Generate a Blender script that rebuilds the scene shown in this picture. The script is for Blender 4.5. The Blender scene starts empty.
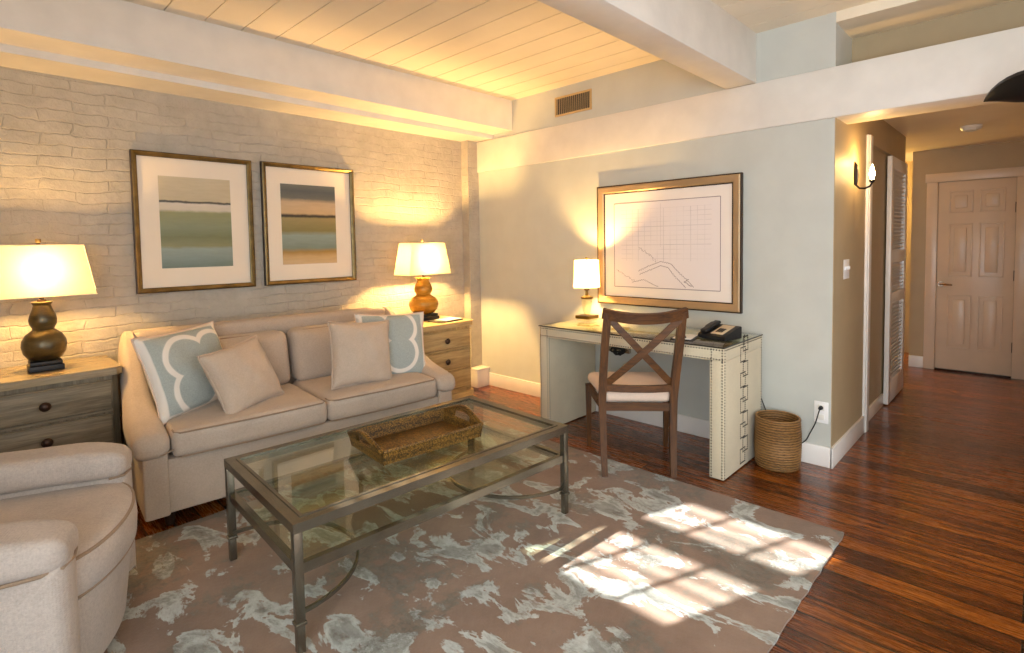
import bpy, bmesh, math, random
from mathutils import Vector, Matrix
random.seed(7)
PI = math.pi
C = bpy.context.scene.collection
SC = bpy.context.scene

# ------------------------------------------------------------------ helpers
def s2l(c):
    c = c / 255.0
    return c / 12.92 if c <= 0.04045 else ((c + 0.055) / 1.055) ** 2.4
def col(r, g, b): return (s2l(r), s2l(g), s2l(b), 1.0)

def obj(name, bm, m, parent=None, loc=None, sharp=35, rot=None):
    bmesh.ops.recalc_face_normals(bm, faces=bm.faces)
    me = bpy.data.meshes.new(name)
    bm.to_mesh(me); bm.free()
    me.shade_smooth()
    me.set_sharp_from_angle(angle=math.radians(sharp))
    if m: me.materials.append(m)
    o = bpy.data.objects.new(name, me)
    C.objects.link(o)
    if loc: o.location = loc
    if rot: o.rotation_euler = rot
    if parent: o.parent = parent
    return o

def thing(name, label, cat, loc=(0, 0, 0), rotz=0, group=None, rot=None):
    o = bpy.data.objects.new(name, None); C.objects.link(o)
    o.empty_display_size = 0.05
    o.location = loc
    o.rotation_euler = rot if rot else (0, 0, rotz)
    o['label'] = label; o['category'] = cat
    if group: o['group'] = group
    return o

def tag(o, label, cat, group=None):
    o['label'] = label; o['category'] = cat
    if group: o['group'] = group
    return o

def struct(name, bm, m, parent=None, sharp=35):
    o = obj(name, bm, m, parent, sharp=sharp)
    if not parent: o['kind'] = 'structure'
    return o

def box(bm, x0, x1, y0, y1, z0, z1, bev=0, seg=2):
    r = bmesh.ops.create_cube(bm, size=1.0)
    vs = r['verts']
    for v in vs:
        v.co = Vector(((x0 + x1) / 2 + v.co.x * (x1 - x0), (y0 + y1) / 2 + v.co.y * (y1 - y0), (z0 + z1) / 2 + v.co.z * (z1 - z0)))
    if bev:
        es = set(e for v in vs for e in v.link_edges)
        bmesh.ops.bevel(bm, geom=list(es), offset=bev, segments=seg, profile=0.5, affect='EDGES')
    return bm
def B(*a, **k): return box(bmesh.new(), *a, **k)

def tube(bm, pts, r, seg=8, cap=True, closed=False, flat=None):
    """sweep a circle (or an ellipse flat=(a,b)) along points; r a number or a list"""
    pts = [Vector(p) for p in pts]; n = len(pts)
    rings = []; up = None
    for i, p in enumerate(pts):
        if closed: t = pts[(i + 1) % n] - pts[i - 1]
        else: t = pts[min(i + 1, n - 1)] - pts[max(i - 1, 0)]
        t.normalize()
        if up is None:
            up = Vector((0, 0, 1)) if abs(t.z) < 0.9 else Vector((0, 1, 0))
        u = up - t * up.dot(t); u.normalize(); up = u
        w = t.cross(u)
        rr = r[i] if isinstance(r, (list, tuple)) else r
        a, b = (rr, rr) if not flat else (rr * flat[0], rr * flat[1])
        rings.append([bm.verts.new(p + u * (a * math.sin(2 * PI * k / seg)) + w * (b * math.cos(2 * PI * k / seg))) for k in range(seg)])
    m = n if closed else n - 1
    for i in range(m):
        A, D = rings[i], rings[(i + 1) % n]
        for k in range(seg):
            bm.faces.new((A[k], A[(k + 1) % seg], D[(k + 1) % seg], D[k]))
    if cap and not closed:
        bm.faces.new(rings[0][::-1]); bm.faces.new(rings[-1])
    return bm
def T(*a, **k): return tube(bmesh.new(), *a, **k)

def bar(bm, p0, p1, w, h, side=None, w1=None, h1=None):
    """rectangular bar from p0 to p1: w across 'side', h the other way"""
    p0, p1 = Vector(p0), Vector(p1)
    t = (p1 - p0).normalized()
    s = Vector(side) if side is not None else (Vector((0, 0, 1)) if abs(t.z) < 0.9 else Vector((1, 0, 0)))
    s = (s - t * s.dot(t)).normalized(); q = t.cross(s)
    w1 = w1 or w; h1 = h1 or h
    vs = []
    for p, a, b in ((p0, w, h), (p1, w1, h1)):
        for sx, sy in ((-1, -1), (1, -1), (1, 1), (-1, 1)):
            vs.append(bm.verts.new(p + s * (sx * a / 2) + q * (sy * b / 2)))
    for f in ((0, 1, 2, 3), (7, 6, 5, 4), (0, 4, 5, 1), (1, 5, 6, 2), (2, 6, 7, 3), (3, 7, 4, 0)):
        bm.faces.new([vs[i] for i in f])
    return bm
def bevel_all(bm, off, seg=2):
    es = [e for e in bm.edges if len(e.link_faces) == 2 and e.calc_face_angle(0) > 0.6]
    bmesh.ops.bevel(bm, geom=es, offset=off, segments=seg, profile=0.5, affect='EDGES')
    return bm
def sweep_rect(bm, pts, w, h, ups):
    """rectangular section along a path; w along ups (per point or one), h across"""
    pts = [Vector(p) for p in pts]; n = len(pts); rings = []
    for i, p in enumerate(pts):
        t = (pts[min(i + 1, n - 1)] - pts[max(i - 1, 0)]).normalized()
        u = Vector(ups[i] if isinstance(ups, list) else ups); u = (u - t * u.dot(t)).normalized(); q = t.cross(u)
        ww = w[i] if isinstance(w, list) else w; hh = h[i] if isinstance(h, list) else h
        rings.append([bm.verts.new(p + u * (a * ww / 2) + q * (b * hh / 2)) for a, b in ((-1, -1), (1, -1), (1, 1), (-1, 1))])
    for i in range(n - 1):
        for k in range(4):
            bm.faces.new((rings[i][k], rings[i][(k + 1) % 4], rings[i + 1][(k + 1) % 4], rings[i + 1][k]))
    bm.faces.new(rings[0][::-1]); bm.faces.new(rings[-1])
    return bm

def lathe(bm, prof, seg=32, center=(0, 0), cap=True):
    rings = []
    for r, z in prof:
        rings.append([bm.verts.new((center[0] + r * math.cos(2 * PI * k / seg), center[1] + r * math.sin(2 * PI * k / seg), z)) for k in range(seg)])
    for a, b in zip(rings, rings[1:]):
        for k in range(seg):
            bm.faces.new((a[k], a[(k + 1) % seg], b[(k + 1) % seg], b[k]))
    if cap:
        if prof[0][0] > 1e-5: bm.faces.new(rings[0][::-1])
        if prof[-1][0] > 1e-5: bm.faces.new(rings[-1])
    bmesh.ops.remove_doubles(bm, verts=bm.verts, dist=1e-6)
    return bm
def L(*a, **k): return lathe(bmesh.new(), *a, **k)

def prism(bm, poly, z0, z1):
    a = [bm.verts.new((x, y, z0)) for x, y in poly]; b = [bm.verts.new((x, y, z1)) for x, y in poly]
    n = len(poly)
    for i in range(n): bm.faces.new((a[i], a[(i + 1) % n], b[(i + 1) % n], b[i]))
    bm.faces.new(a[::-1]); bm.faces.new(b)
    return bm

def rbox(bm, x0, x1, y0, y1, z0, z1, r, fn=None, arc=4, n=8):
    """box with round edges of radius r, dense enough to be bent by fn(Vector)->Vector"""
    def axis(a, b, rr):
        rr = min(rr, (b - a) / 2 - 1e-5)
        A = [a + rr * (1 - math.cos(PI / 2 * k / arc)) for k in range(arc)]
        M = [a + rr + (b - a - 2 * rr) * k / n for k in range(n + 1)]
        Z = [b - rr * (1 - math.cos(PI / 2 * k / arc)) for k in range(arc)][::-1]
        return A + M + Z
    R = min(r, (x1 - x0) / 2 - 1e-5, (y1 - y0) / 2 - 1e-5, (z1 - z0) / 2 - 1e-5)
    X, Y, Z = axis(x0, x1, R), axis(y0, y1, R), axis(z0, z1, R)
    cache = {}
    def V(x, y, z):
        k = (round(x, 6), round(y, 6), round(z, 6))
        if k in cache: return cache[k]
        p = Vector((x, y, z))
        q = Vector((min(max(x, x0 + R), x1 - R), min(max(y, y0 + R), y1 - R), min(max(z, z0 + R), z1 - R)))
        d = p - q
        if d.length > 1e-9:
            # cube offset -> sphere offset
            m = max(abs(d.x), abs(d.y), abs(d.z))
            d = d.normalized() * R if m > 1e-9 else d
            p = q + d
        if fn: p = fn(p)
        cache[k] = bm.verts.new(p)
        return cache[k]
    def quad(a, b, c, d):
        vs = [V(*a), V(*b), V(*c), V(*d)]
        if len(set(vs)) == 4:
            try: bm.faces.new(vs)
            except ValueError: pass
    for i in range(len(X) - 1):
        for j in range(len(Y) - 1):
            for z in (z0, z1): quad((X[i], Y[j], z), (X[i + 1], Y[j], z), (X[i + 1], Y[j + 1], z), (X[i], Y[j + 1], z))
        for k in range(len(Z) - 1):
            for y in (y0, y1): quad((X[i], y, Z[k]), (X[i + 1], y, Z[k]), (X[i + 1], y, Z[k + 1]), (X[i], y, Z[k + 1]))
    for j in range(len(Y) - 1):
        for k in range(len(Z) - 1):
            for x in (x0, x1): quad((x, Y[j], Z[k]), (x, Y[j + 1], Z[k]), (x, Y[j + 1], Z[k + 1]), (x, Y[j], Z[k + 1]))
    return bm
def RB(*a, **k): return rbox(bmesh.new(), *a, **k)

def hnoise(x, y, z=0.0):
    return (math.sin(x * 7.1 + y * 3.3 + z * 5.7) + math.sin(x * 13.7 - y * 9.1 + 1.3 + z * 4.1) * 0.5 + math.sin(y * 17.3 + x * 5.9 + 2.1 - z * 11.0) * 0.35) / 1.85

# ------------------------------------------------------------------ materials
class NT:
    def __init__(self, name):
        self.m = bpy.data.materials.new(name); self.m.use_nodes = True
        self.t = self.m.node_tree; self.t.nodes.clear()
        self.out = self.n('ShaderNodeOutputMaterial')
    def n(self, typ, **kw):
        x = self.t.nodes.new(typ)
        for k, v in kw.items():
            if k.startswith('i_'): x.inputs[k[2:].replace('_', ' ')].default_value = v
            else: setattr(x, k, v)
        return x
    def l(self, a, b): self.t.links.new(a, b)
    def math(self, op, a, b=None, c=None):
        x = self.n('ShaderNodeMath', operation=op)
        for i, v in enumerate((a, b, c)):
            if v is None: continue
            if isinstance(v, (int, float)): x.inputs[i].default_value = v
            else: self.l(v, x.inputs[i])
        return x.outputs[0]
    def mix(self, f, a, b, blend='MIX'):
        x = self.n('ShaderNodeMix', data_type='RGBA', blend_type=blend)
        for s, v in ((x.inputs[0], f), (x.inputs[6], a), (x.inputs[7], b)):
            if isinstance(v, (int, float, tuple)): s.default_value = v
            else: self.l(v, s)
        return x.outputs[2]
    def coord(self, kind='Object', scale=(1, 1, 1), rot=(0, 0, 0), loc=(0, 0, 0)):
        tc = self.n('ShaderNodeTexCoord'); mp = self.n('ShaderNodeMapping')
        mp.inputs['Scale'].default_value = scale; mp.inputs['Rotation'].default_value = rot; mp.inputs['Location'].default_value = loc
        self.l(tc.outputs[kind], mp.inputs[0]); return mp.outputs[0]
    def noise(self, vec, scale=5, detail=4, rough=0.5, dist=0.0):
        x = self.n('ShaderNodeTexNoise'); x.inputs['Scale'].default_value = scale; x.inputs['Detail'].default_value = detail
        x.inputs['Roughness'].default_value = rough; x.inputs['Distortion'].default_value = dist
        self.l(vec, x.inputs['Vector']); return x.outputs['Fac']
    def ramp(self, f, stops, interp='LINEAR'):
        x = self.n('ShaderNodeValToRGB'); x.color_ramp.interpolation = interp
        e = x.color_ramp.elements
        while len(e) < len(stops): e.new(0.5)
        for k, (p, c) in enumerate(stops):
            e[k].position = p; e[k].color = c if isinstance(c, tuple) else (c, c, c, 1)
        self.l(f, x.inputs[0]); return x.outputs[0]
    def bump(self, h, strength=0.3, dist=0.01, normal=None):
        x = self.n('ShaderNodeBump'); x.inputs['Strength'].default_value = strength; x.inputs['Distance'].default_value = dist
        self.l(h, x.inputs['Height'])
        if normal is not None: self.l(normal, x.inputs['Normal'])
        return x.outputs[0]
    def bsdf(self, color, rough=0.5, metal=0.0, normal=None, spec=0.5, **kw):
        p = self.n('ShaderNodeBsdfPrincipled')
        for nm, v in (('Base Color', color), ('Roughness', rough), ('Metallic', metal), ('Specular IOR Level', spec)):
            if isinstance(v, (int, float, tuple)): p.inputs[nm].default_value = v
            else: self.l(v, p.inputs[nm])
        for k, v in kw.items(): p.inputs[k.replace('_', ' ')].default_value = v
        if normal is not None: self.l(normal, p.inputs['Normal'])
        self.l(p.outputs[0], self.out.inputs[0]); return p

def plain(name, c, rough=0.5, metal=0.0, var=0.06, vscale=6, bump=0.0, bscale=60, spec=0.5):
    t = NT(name); v = t.coord()
    f = t.noise(v, vscale, 4)
    d = tuple(max(0, x * (1 - var * 2.2)) for x in c[:3]) + (1,); u = tuple(min(1, x * (1 + var * 1.2)) for x in c[:3]) + (1,)
    cc = t.ramp(f, [(0.3, d), (0.7, u)])
    nrm = t.bump(t.noise(v, bscale, 3), bump, 0.004) if bump else None
    t.bsdf(cc, rough, metal, nrm, spec)
    return t.m

def fabric(name, c, weave=420, var=0.10, bumpv=0.35):
    t = NT(name); v = t.coord()
    a = t.n('ShaderNodeTexWave', wave_type='BANDS', bands_direction='X'); a.inputs['Scale'].default_value = weave / 6; a.inputs['Distortion'].default_value = 1.5; t.l(v, a.inputs[0])
    b = t.n('ShaderNodeTexWave', wave_type='BANDS', bands_direction='Z'); b.inputs['Scale'].default_value = weave / 6; b.inputs['Distortion'].default_value = 1.5; t.l(v, b.inputs[0])
    w = t.math('MULTIPLY', a.outputs['Fac'], b.outputs['Fac'])
    big = t.noise(v, 7, 5, 0.6); fine = t.noise(v, 130, 3, 0.7)
    f = t.math('ADD', t.math('MULTIPLY', big, 0.45), t.math('MULTIPLY', fine, 0.55))
    d = tuple(x * (1 - var * 2) for x in c[:3]) + (1,); u = tuple(min(1, x * (1 + var)) for x in c[:3]) + (1,)
    cc = t.ramp(f, [(0.35, d), (0.65, u)])
    h = t.math('ADD', t.math('MULTIPLY', w, 0.5), t.math('MULTIPLY', fine, 1.0))
    t.bsdf(cc, 0.92, 0, t.bump(h, bumpv, 0.002), 0.15, Sheen_Weight=0.15)
    return t.m

def wood(name, c1, c2, axis='X', scale=1.0, rough=0.5, bump=0.2, spec=0.4):
    t = NT(name)
    st = {'X': (0.5, 7, 7), 'Y': (7, 0.5, 7), 'Z': (7, 7, 0.5)}[axis]
    v = t.coord(scale=tuple(s * scale for s in st))
    n1 = t.noise(v, 3.0, 6, 0.65, 1.2); n2 = t.noise(v, 14.0, 4, 0.7)
    f = t.math('ADD', t.math('MULTIPLY', n1, 0.65), t.math('MULTIPLY', n2, 0.35))
    cc = t.ramp(f, [(0.32, c1), (0.66, c2)])
    t.bsdf(cc, rough, 0, t.bump(f, bump, 0.003), spec)
    return t.m

M = {}
M['white'] = plain('white_paint', col(238, 232, 222), 0.35, var=0.02, bump=0.05, bscale=25)
M['beam'] = plain('beam_paint', col(228, 222, 212), 0.45, var=0.03, bump=0.35, bscale=22)
M['trim'] = plain('trim_paint', col(236, 230, 222), 0.3, var=0.02)
M['door'] = plain('door_paint', col(222, 200, 174), 0.3, var=0.02)
M['wall'] = plain('wall_paint', col(200, 201, 192), 0.55, var=0.02, bump=0.08, bscale=90)
M['hallwall'] = plain('hall_wall_lit_tan', col(180, 160, 126), 0.55, var=0.02, bump=0.08, bscale=90)  # tan base takes in the warm light of the hall
M['ceil'] = plain('ceiling_paint', col(240, 226, 200), 0.42, var=0.035, vscale=2, bump=0.12, bscale=14)
M['black'] = plain('black_plastic', col(20, 18, 19), 0.5, var=0.05)
M['iron'] = plain('black_iron', col(30, 24, 20), 0.45, 0.6)
M['pewter'] = plain('brushed_pewter', col(128, 122, 108), 0.26, 0.85, var=0.10, vscale=9, bump=0.1, bscale=40)
M['chrome'] = plain('satin_nickel', col(190, 180, 165), 0.25, 1.0)
M['gold'] = plain('aged_gold', col(134, 112, 70), 0.38, 0.7, var=0.15, vscale=14)
M['champ'] = plain('champagne_frame', col(180, 150, 112), 0.42, 0.3, var=0.08, vscale=3)
M['darkline'] = plain('dark_bronze', col(58, 40, 24), 0.45, 0.3)
M['mat'] = plain('mat_board', col(240, 226, 206), 0.6, var=0.01)
M['nail'] = plain('dark_nailhead', col(62, 56, 50), 0.35, 0.8)
M['linen'] = fabric('ivory_linen', col(214, 202, 174), 600, 0.05, 0.2)
M['sofa'] = fabric('oatmeal_linen', col(190, 173, 156), 420, 0.07, 0.35)
M['armchair'] = fabric('pale_tweed', col(188, 176, 166), 300, 0.10, 0.5)
M['pillow'] = fabric('beige_pillow_linen', col(198, 178, 158), 420, 0.06, 0.3)
M['seat'] = fabric('cream_seat_fabric', col(226, 202, 182), 600, 0.03, 0.15)
M['bronzepiping'] = fabric('tan_piping', col(150, 128, 106), 420, 0.05, 0.2)  # piping cloth in a darker tan than the upholstery
M['deskpaint'] = M['linen']
M['chairwood'] = wood('weathered_oak', col(40, 22, 7), col(110, 68, 28), 'Z', 1.6, 0.5)
M['chairwoodX'] = wood('weathered_oak_rail', col(40, 22, 7), col(110, 68, 28), 'X', 1.6, 0.5)
M['drift'] = wood('grey_driftwood', col(88, 78, 60), col(150, 136, 112), 'X', 1.3, 0.55, 0.35)
M['driftZ'] = wood('grey_driftwood_stile', col(84, 74, 56), col(140, 126, 102), 'Z', 1.3, 0.55, 0.35)
M['drifttop'] = wood('pale_driftwood_top', col(120, 104, 78), col(164, 146, 114), 'X', 1.0, 0.22, 0.1, 0.6)
M['oak'] = wood('honey_driftwood', col(150, 122, 78), col(206, 178, 126), 'X', 1.3, 0.55, 0.3)
M['oakZ'] = wood('honey_driftwood_stile', col(140, 114, 72), col(196, 168, 118), 'Z', 1.3, 0.55, 0.3)
M['oaktop'] = wood('honey_driftwood_top', col(160, 134, 90), col(206, 180, 130), 'X', 1.0, 0.3, 0.1, 0.5)
M['knob'] = plain('dark_bronze_knob', col(62, 44, 34), 0.4, 0.6)
M['fan'] = plain('espresso_blade', col(13, 10, 11), 0.45, 0.0, var=0.2)
M['paper'] = plain('white_paper', col(232, 228, 218), 0.6, var=0.01)
M['plastic'] = plain('white_plastic', col(244, 242, 238), 0.35, var=0.01)

def glaze(name, dark, mid, lite, rough):
    t = NT(name); v = t.coord()
    f = t.noise(t.coord(scale=(1, 1, 3)), 5, 5, 0.6, 0.5)
    cc = t.ramp(f, [(0.3, dark), (0.5, mid), (0.72, lite)])
    t.bsdf(cc, rough, 0.35, t.bump(t.noise(v, 30, 3), 0.08, 0.003), 0.6)
    return t.m
M['gourdgold'] = glaze('amber_gold_glaze', col(104, 70, 16), col(164, 116, 32), col(200, 156, 64), 0.22)
M['gourdbronze'] = glaze('olive_bronze_glaze', col(40, 33, 18), col(78, 66, 38), col(112, 97, 62), 0.28)

def shade_mat(name, c, tr=0.6):
    t = NT(name); v = t.coord()
    f = t.noise(t.coord(scale=(60, 60, 8)), 5, 3)
    cc = t.ramp(f, [(0.3, tuple(x * 0.95 for x in c[:3]) + (1,)), (0.7, c)])
    d = t.n('ShaderNodeBsdfDiffuse'); tl = t.n('ShaderNodeBsdfTranslucent'); mx = t.n('ShaderNodeMixShader'); mx.inputs[0].default_value = tr
    t.l(cc, d.inputs[0]); t.l(cc, tl.inputs[0]); t.l(d.outputs[0], mx.inputs[1]); t.l(tl.outputs[0], mx.inputs[2]); t.l(mx.outputs[0], t.out.inputs[0])
    return t.m
M['shade'] = shade_mat('linen_lampshade', col(236, 222, 190), 0.27)
M['shade2'] = shade_mat('ivory_lampshade', col(232, 216, 172), 0.16)

def glass_mat(name, tint, rough=0.0, ior=1.5, boost=1.0):
    t = NT(name)
    tr = t.n('ShaderNodeBsdfTransparent'); tr.inputs[0].default_value = tint
    gl = t.n('ShaderNodeBsdfGlossy'); gl.inputs['Roughness'].default_value = rough; gl.inputs[0].default_value = (1, 1, 1, 1)
    fr = t.n('ShaderNodeFresnel'); ge = t.n('ShaderNodeNewGeometry')
    t.l(t.math('ADD', t.math('MULTIPLY', ge.outputs['Backfacing'], 1.0 / ior - ior), ior), fr.inputs[0])
    mx = t.n('ShaderNodeMixShader')
    t.l(t.math('MULTIPLY', fr.outputs[0], boost), mx.inputs[0]); t.l(tr.outputs[0], mx.inputs[1]); t.l(gl.outputs[0], mx.inputs[2])
    t.l(mx.outputs[0], t.out.inputs[0]); return t.m
M['glass'] = glass_mat('table_glass', (0.90, 0.93, 0.86, 1), 0.0, 1.5, 1.0)
M['crystal'] = glass_mat('crystal', (0.93, 0.90, 0.80, 1), 0.02, 1.6, 1.3)

def emis(name, c, s):
    t = NT(name); e = t.n('ShaderNodeEmission'); e.inputs[0].default_value = c; e.inputs[1].default_value = s
    t.l(e.outputs[0], t.out.inputs[0]); return t.m
M['bulb'] = emis('lit_bulb', (1.0, 0.66, 0.28, 1), 60)

# painted brick
def brick_mat():
    t = NT('painted_brick')
    tc = t.n('ShaderNodeTexCoord')
    sx = t.n('ShaderNodeSeparateXYZ'); t.l(tc.outputs['Object'], sx.inputs[0])
    wob = t.noise(t.coord(), 2.2, 4, 0.6)
    u = t.math('ADD', sx.outputs[0], t.math('MULTIPLY', wob, 0.16))
    w = t.math('ADD', sx.outputs[2], t.math('MULTIPLY', t.noise(t.coord(loc=(4, 2, 9)), 3.1, 5, 0.6), 0.10))
    cx = t.n('ShaderNodeCombineXYZ'); t.l(u, cx.inputs[0]); t.l(w, cx.inputs[1])
    b = t.n('ShaderNodeTexBrick'); t.l(cx.outputs[0], b.inputs['Vector'])
    b.inputs['Scale'].default_value = 1.0; b.inputs['Brick Width'].default_value = 0.30; b.inputs['Row Height'].default_value = 0.064
    b.inputs['Mortar Size'].default_value = 0.005; b.inputs['Mortar Smooth'].default_value = 0.6
    b.inputs['Color1'].default_value = (1, 1, 1, 1); b.inputs['Color2'].default_value = (0.55, 0.55, 0.55, 1); b.inputs['Mortar'].default_value = (0, 0, 0, 1)
    fad = t.ramp(t.noise(t.coord(loc=(3, 0, 1)), 2.4, 3, 0.6), [(0.36, 0.10), (0.64, 1.0)])
    n1 = t.noise(t.coord(), 9, 5, 0.65); n2 = t.noise(t.coord(), 45, 4, 0.6)
    hm = t.math('MULTIPLY', t.math('SUBTRACT', 1.0, b.outputs['Fac']), 1.0)
    h = t.math('ADD', t.math('MULTIPLY', t.math('MULTIPLY', hm, fad), 0.5), t.math('ADD', t.math('MULTIPLY', n1, 0.75), t.math('MULTIPLY', n2, 0.22)))
    cc = t.ramp(n1, [(0.25, col(172, 164, 150)), (0.75, col(192, 184, 170))])
    t.bsdf(cc, 0.55, 0, t.bump(h, 0.75, 0.022), 0.35)
    return t.m
M['brick'] = brick_mat()

def floor_mat():
    t = NT('heart_pine_planks')
    tc = t.n('ShaderNodeTexCoord'); sx = t.n('ShaderNodeSeparateXYZ'); t.l(tc.outputs['Object'], sx.inputs[0])
    cx = t.n('ShaderNodeCombineXYZ'); t.l(sx.outputs[1], cx.inputs[0]); t.l(sx.outputs[0], cx.inputs[1])
    b = t.n('ShaderNodeTexBrick'); t.l(cx.outputs[0], b.inputs['Vector']); b.offset = 0.37; b.offset_frequency = 3
    b.inputs['Scale'].default_value = 1.0; b.inputs['Brick Width'].default_value = 2.7; b.inputs['Row Height'].default_value = 0.118
    b.inputs['Mortar Size'].default_value = 0.004; b.inputs['Mortar Smooth'].default_value = 0.15; b.inputs['Bias'].default_value = -0.1
    b.inputs['Color1'].default_value = (0, 0, 0, 1); b.inputs['Color2'].default_value = (1, 1, 1, 1); b.inputs['Mortar'].default_value = (0.5, 0.5, 0.5, 1)
    bw = t.n('ShaderNodeRGBToBW'); t.l(b.outputs['Color'], bw.inputs[0])
    # shift the grain by plank
    off = t.n('ShaderNodeVectorMath', operation='ADD')
    oc = t.n('ShaderNodeCombineXYZ'); t.l(t.math('MULTIPLY', bw.outputs[0], 23.0), oc.inputs[0]); t.l(t.math('MULTIPLY', bw.outputs[0], 57.0), oc.inputs[1])
    mp = t.coord(scale=(11, 0.9, 1)); t.l(mp, off.inputs[0]); t.l(oc.outputs[0], off.inputs[1])
    g1 = t.noise(off.outputs[0], 2.6, 7, 0.62, 0.9); g2 = t.noise(off.outputs[0], 11, 4, 0.7)
    f = t.math('ADD', t.math('MULTIPLY', g1, 0.7), t.math('MULTIPLY', g2, 0.3))
    f = t.math('ADD', f, t.math('MULTIPLY', t.math('SUBTRACT', bw.outputs[0], 0.5), 0.22))
    cc = t.ramp(f, [(0.25, col(38, 15, 3)), (0.42, col(92, 42, 9)), (0.58, col(146, 78, 20)), (0.78, col(186, 114, 38))])
    cc = t.mix(b.outputs['Fac'], cc, col(12, 4, 2))
    h = t.math('SUBTRACT', t.math('MULTIPLY', f, 0.25), b.outputs['Fac'])
    rg = t.ramp(g2, [(0.3, 0.20), (0.7, 0.34)])
    t.bsdf(cc, rg, 0, t.bump(h, 0.35, 0.004), 0.5, Coat_Weight=0.25, Coat_Roughness=0.12)
    return t.m
M['floor'] = floor_mat()

def rug_mat():
    t = NT('abstract_rug')
    v = t.coord(scale=(1.0, 1.0, 1.0), rot=(0, 0, 0.6))
    # one pattern with long drips, one with compact blotches
    va = t.coord(scale=(1.7, 1.0, 1), rot=(0, 0, 0.35))
    a = t.noise(va, 3.7, 8, 0.60, 0.5)
    b = t.noise(t.coord(loc=(7, 3, 0), scale=(1, 1.3, 1)), 1.9, 7, 0.62, 0.3)
    fine = t.noise(t.coord(), 55, 4, 0.75); mid = t.noise(t.coord(scale=(1, 0.5, 1)), 22, 5, 0.75)
    pa = t.ramp(a, [(0.522, 0.0), (0.540, 1.0)])
    pa = t.math('MULTIPLY', pa, t.ramp(mid, [(0.30, 0.25), (0.46, 1.0)]))
    dk = t.ramp(t.math('ADD', b, t.math('MULTIPLY', t.math('SUBTRACT', mid, 0.5), 0.28)), [(0.515, 0.0), (0.57, 1.0)])
    dk = t.math('MULTIPLY', dk, t.ramp(fine, [(0.38, 0.35), (0.55, 1.0)]))
    core = t.ramp(t.math('ADD', a, t.math('MULTIPLY', t.math('SUBTRACT', mid, 0.5), 0.20)), [(0.575, 0.0), (0.625, 1.0)])
    dk = t.math('MAXIMUM', t.math('MULTIPLY', dk, 0.9), t.math('MULTIPLY', core, 0.75))
    base = t.ramp(t.noise(t.coord(), 3.4, 5, 0.65), [(0.3, col(116, 93, 78)), (0.7, col(146, 122, 105))])
    base = t.mix(t.math('MULTIPLY', fine, 0.25), base, col(178, 160, 140))
    pale = t.ramp(mid, [(0.3, col(150, 154, 148)), (0.6, col(194, 200, 197))])
    dark = t.ramp(mid, [(0.3, col(78, 76, 66)), (0.7, col(128, 126, 114))])
    cc = t.mix(pa, base, pale); cc = t.mix(t.math('MULTIPLY', dk, 0.85), cc, dark)
    t.bsdf(cc, 0.95, 0, t.bump(t.math('ADD', fine, t.math('MULTIPLY', pa, 0.6)), 0.5, 0.006), 0.1, Sheen_Weight=0.2)
    return t.m
M['rug'] = rug_mat()

def wicker_mat(name, c1, c2, sc=55):
    t = NT(name); v = t.coord()
    a = t.n('ShaderNodeTexWave', wave_type='BANDS', bands_direction='Z'); a.inputs['Scale'].default_value = sc / 3; a.inputs['Distortion'].default_value = 2.5; a.inputs['Detail Scale'].default_value = 3; t.l(v, a.inputs[0])
    n = t.noise(v, 70, 4, 0.7); big = t.noise(v, 9, 3)
    f = t.math('ADD', t.math('MULTIPLY', a.outputs['Fac'], 0.45), t.math('ADD', t.math('MULTIPLY', n, 0.4), t.math('MULTIPLY', big, 0.15)))
    cc = t.ramp(f, [(0.25, c1), (0.7, c2)])
    t.bsdf(cc, 0.55, 0, t.bump(f, 0.8, 0.004), 0.4); return t.m
def rattan_mat():
    t = NT('woven_rattan'); v = t.coord(scale=(1, 1, 1.5))
    vo = t.n('ShaderNodeTexVoronoi'); vo.inputs['Scale'].default_value = 125; vo.inputs['Randomness'].default_value = 0.6; t.l(v, vo.inputs['Vector'])
    big = t.noise(v, 14, 4, 0.7); n = t.noise(v, 60, 3, 0.7)
    f = t.math('ADD', t.math('MULTIPLY', t.math('SUBTRACT', 1.0, vo.outputs['Distance']), 0.6), t.math('MULTIPLY', t.math('ADD', big, n), 0.28))
    cc = t.ramp(f, [(0.42, col(34, 22, 6)), (0.62, col(104, 72, 22)), (0.85, col(176, 132, 56))])
    t.bsdf(cc, 0.42, 0, t.bump(f, 0.7, 0.004), 0.5); return t.m
M['wicker'] = rattan_mat()
M['seagrass'] = wicker_mat('coiled_seagrass', col(84, 58, 28), col(156, 114, 64), 60)

def art_mat(name, stops, amp):
    t = NT(name)
    tc = t.n('ShaderNodeTexCoord'); sx = t.n('ShaderNodeSeparateXYZ'); t.l(tc.outputs['Object'], sx.inputs[0])
    n = t.noise(t.coord(scale=(1, 1, 1)), 9, 6, 0.65); n2 = t.noise(t.coord(scale=(2, 1, 14)), 4, 4, 0.6)
    z = t.math('SUBTRACT', 0.5, t.math('DIVIDE', sx.outputs[2], 0.60))      # 0 at the top
    z = t.math('ADD', z, t.math('MULTIPLY', t.math('SUBTRACT', n, 0.5), amp))
    cc = t.ramp(z, stops)
    cc = t.mix(t.math('MULTIPLY', n2, 0.35), cc, col(150, 140, 110), 'MULTIPLY')
    t.bsdf(cc, 0.35, 0, None, 0.5); return t.m
M['art1'] = art_mat('seascape_print', [(0.0, col(214, 200, 168)), (0.26, col(206, 190, 156)), (0.272, col(70, 66, 50)), (0.283, col(70, 66, 50)), (0.295, col(226, 214, 196)),
    (0.36, col(220, 208, 186)), (0.39, col(150, 150, 100)), (0.55, col(136, 144, 108)), (0.66, col(120, 122, 74)), (0.76, col(140, 140, 92)), (0.79, col(150, 164, 152)), (0.9, col(132, 148, 138)), (1.0, col(108, 122, 108))], 0.045)
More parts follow.
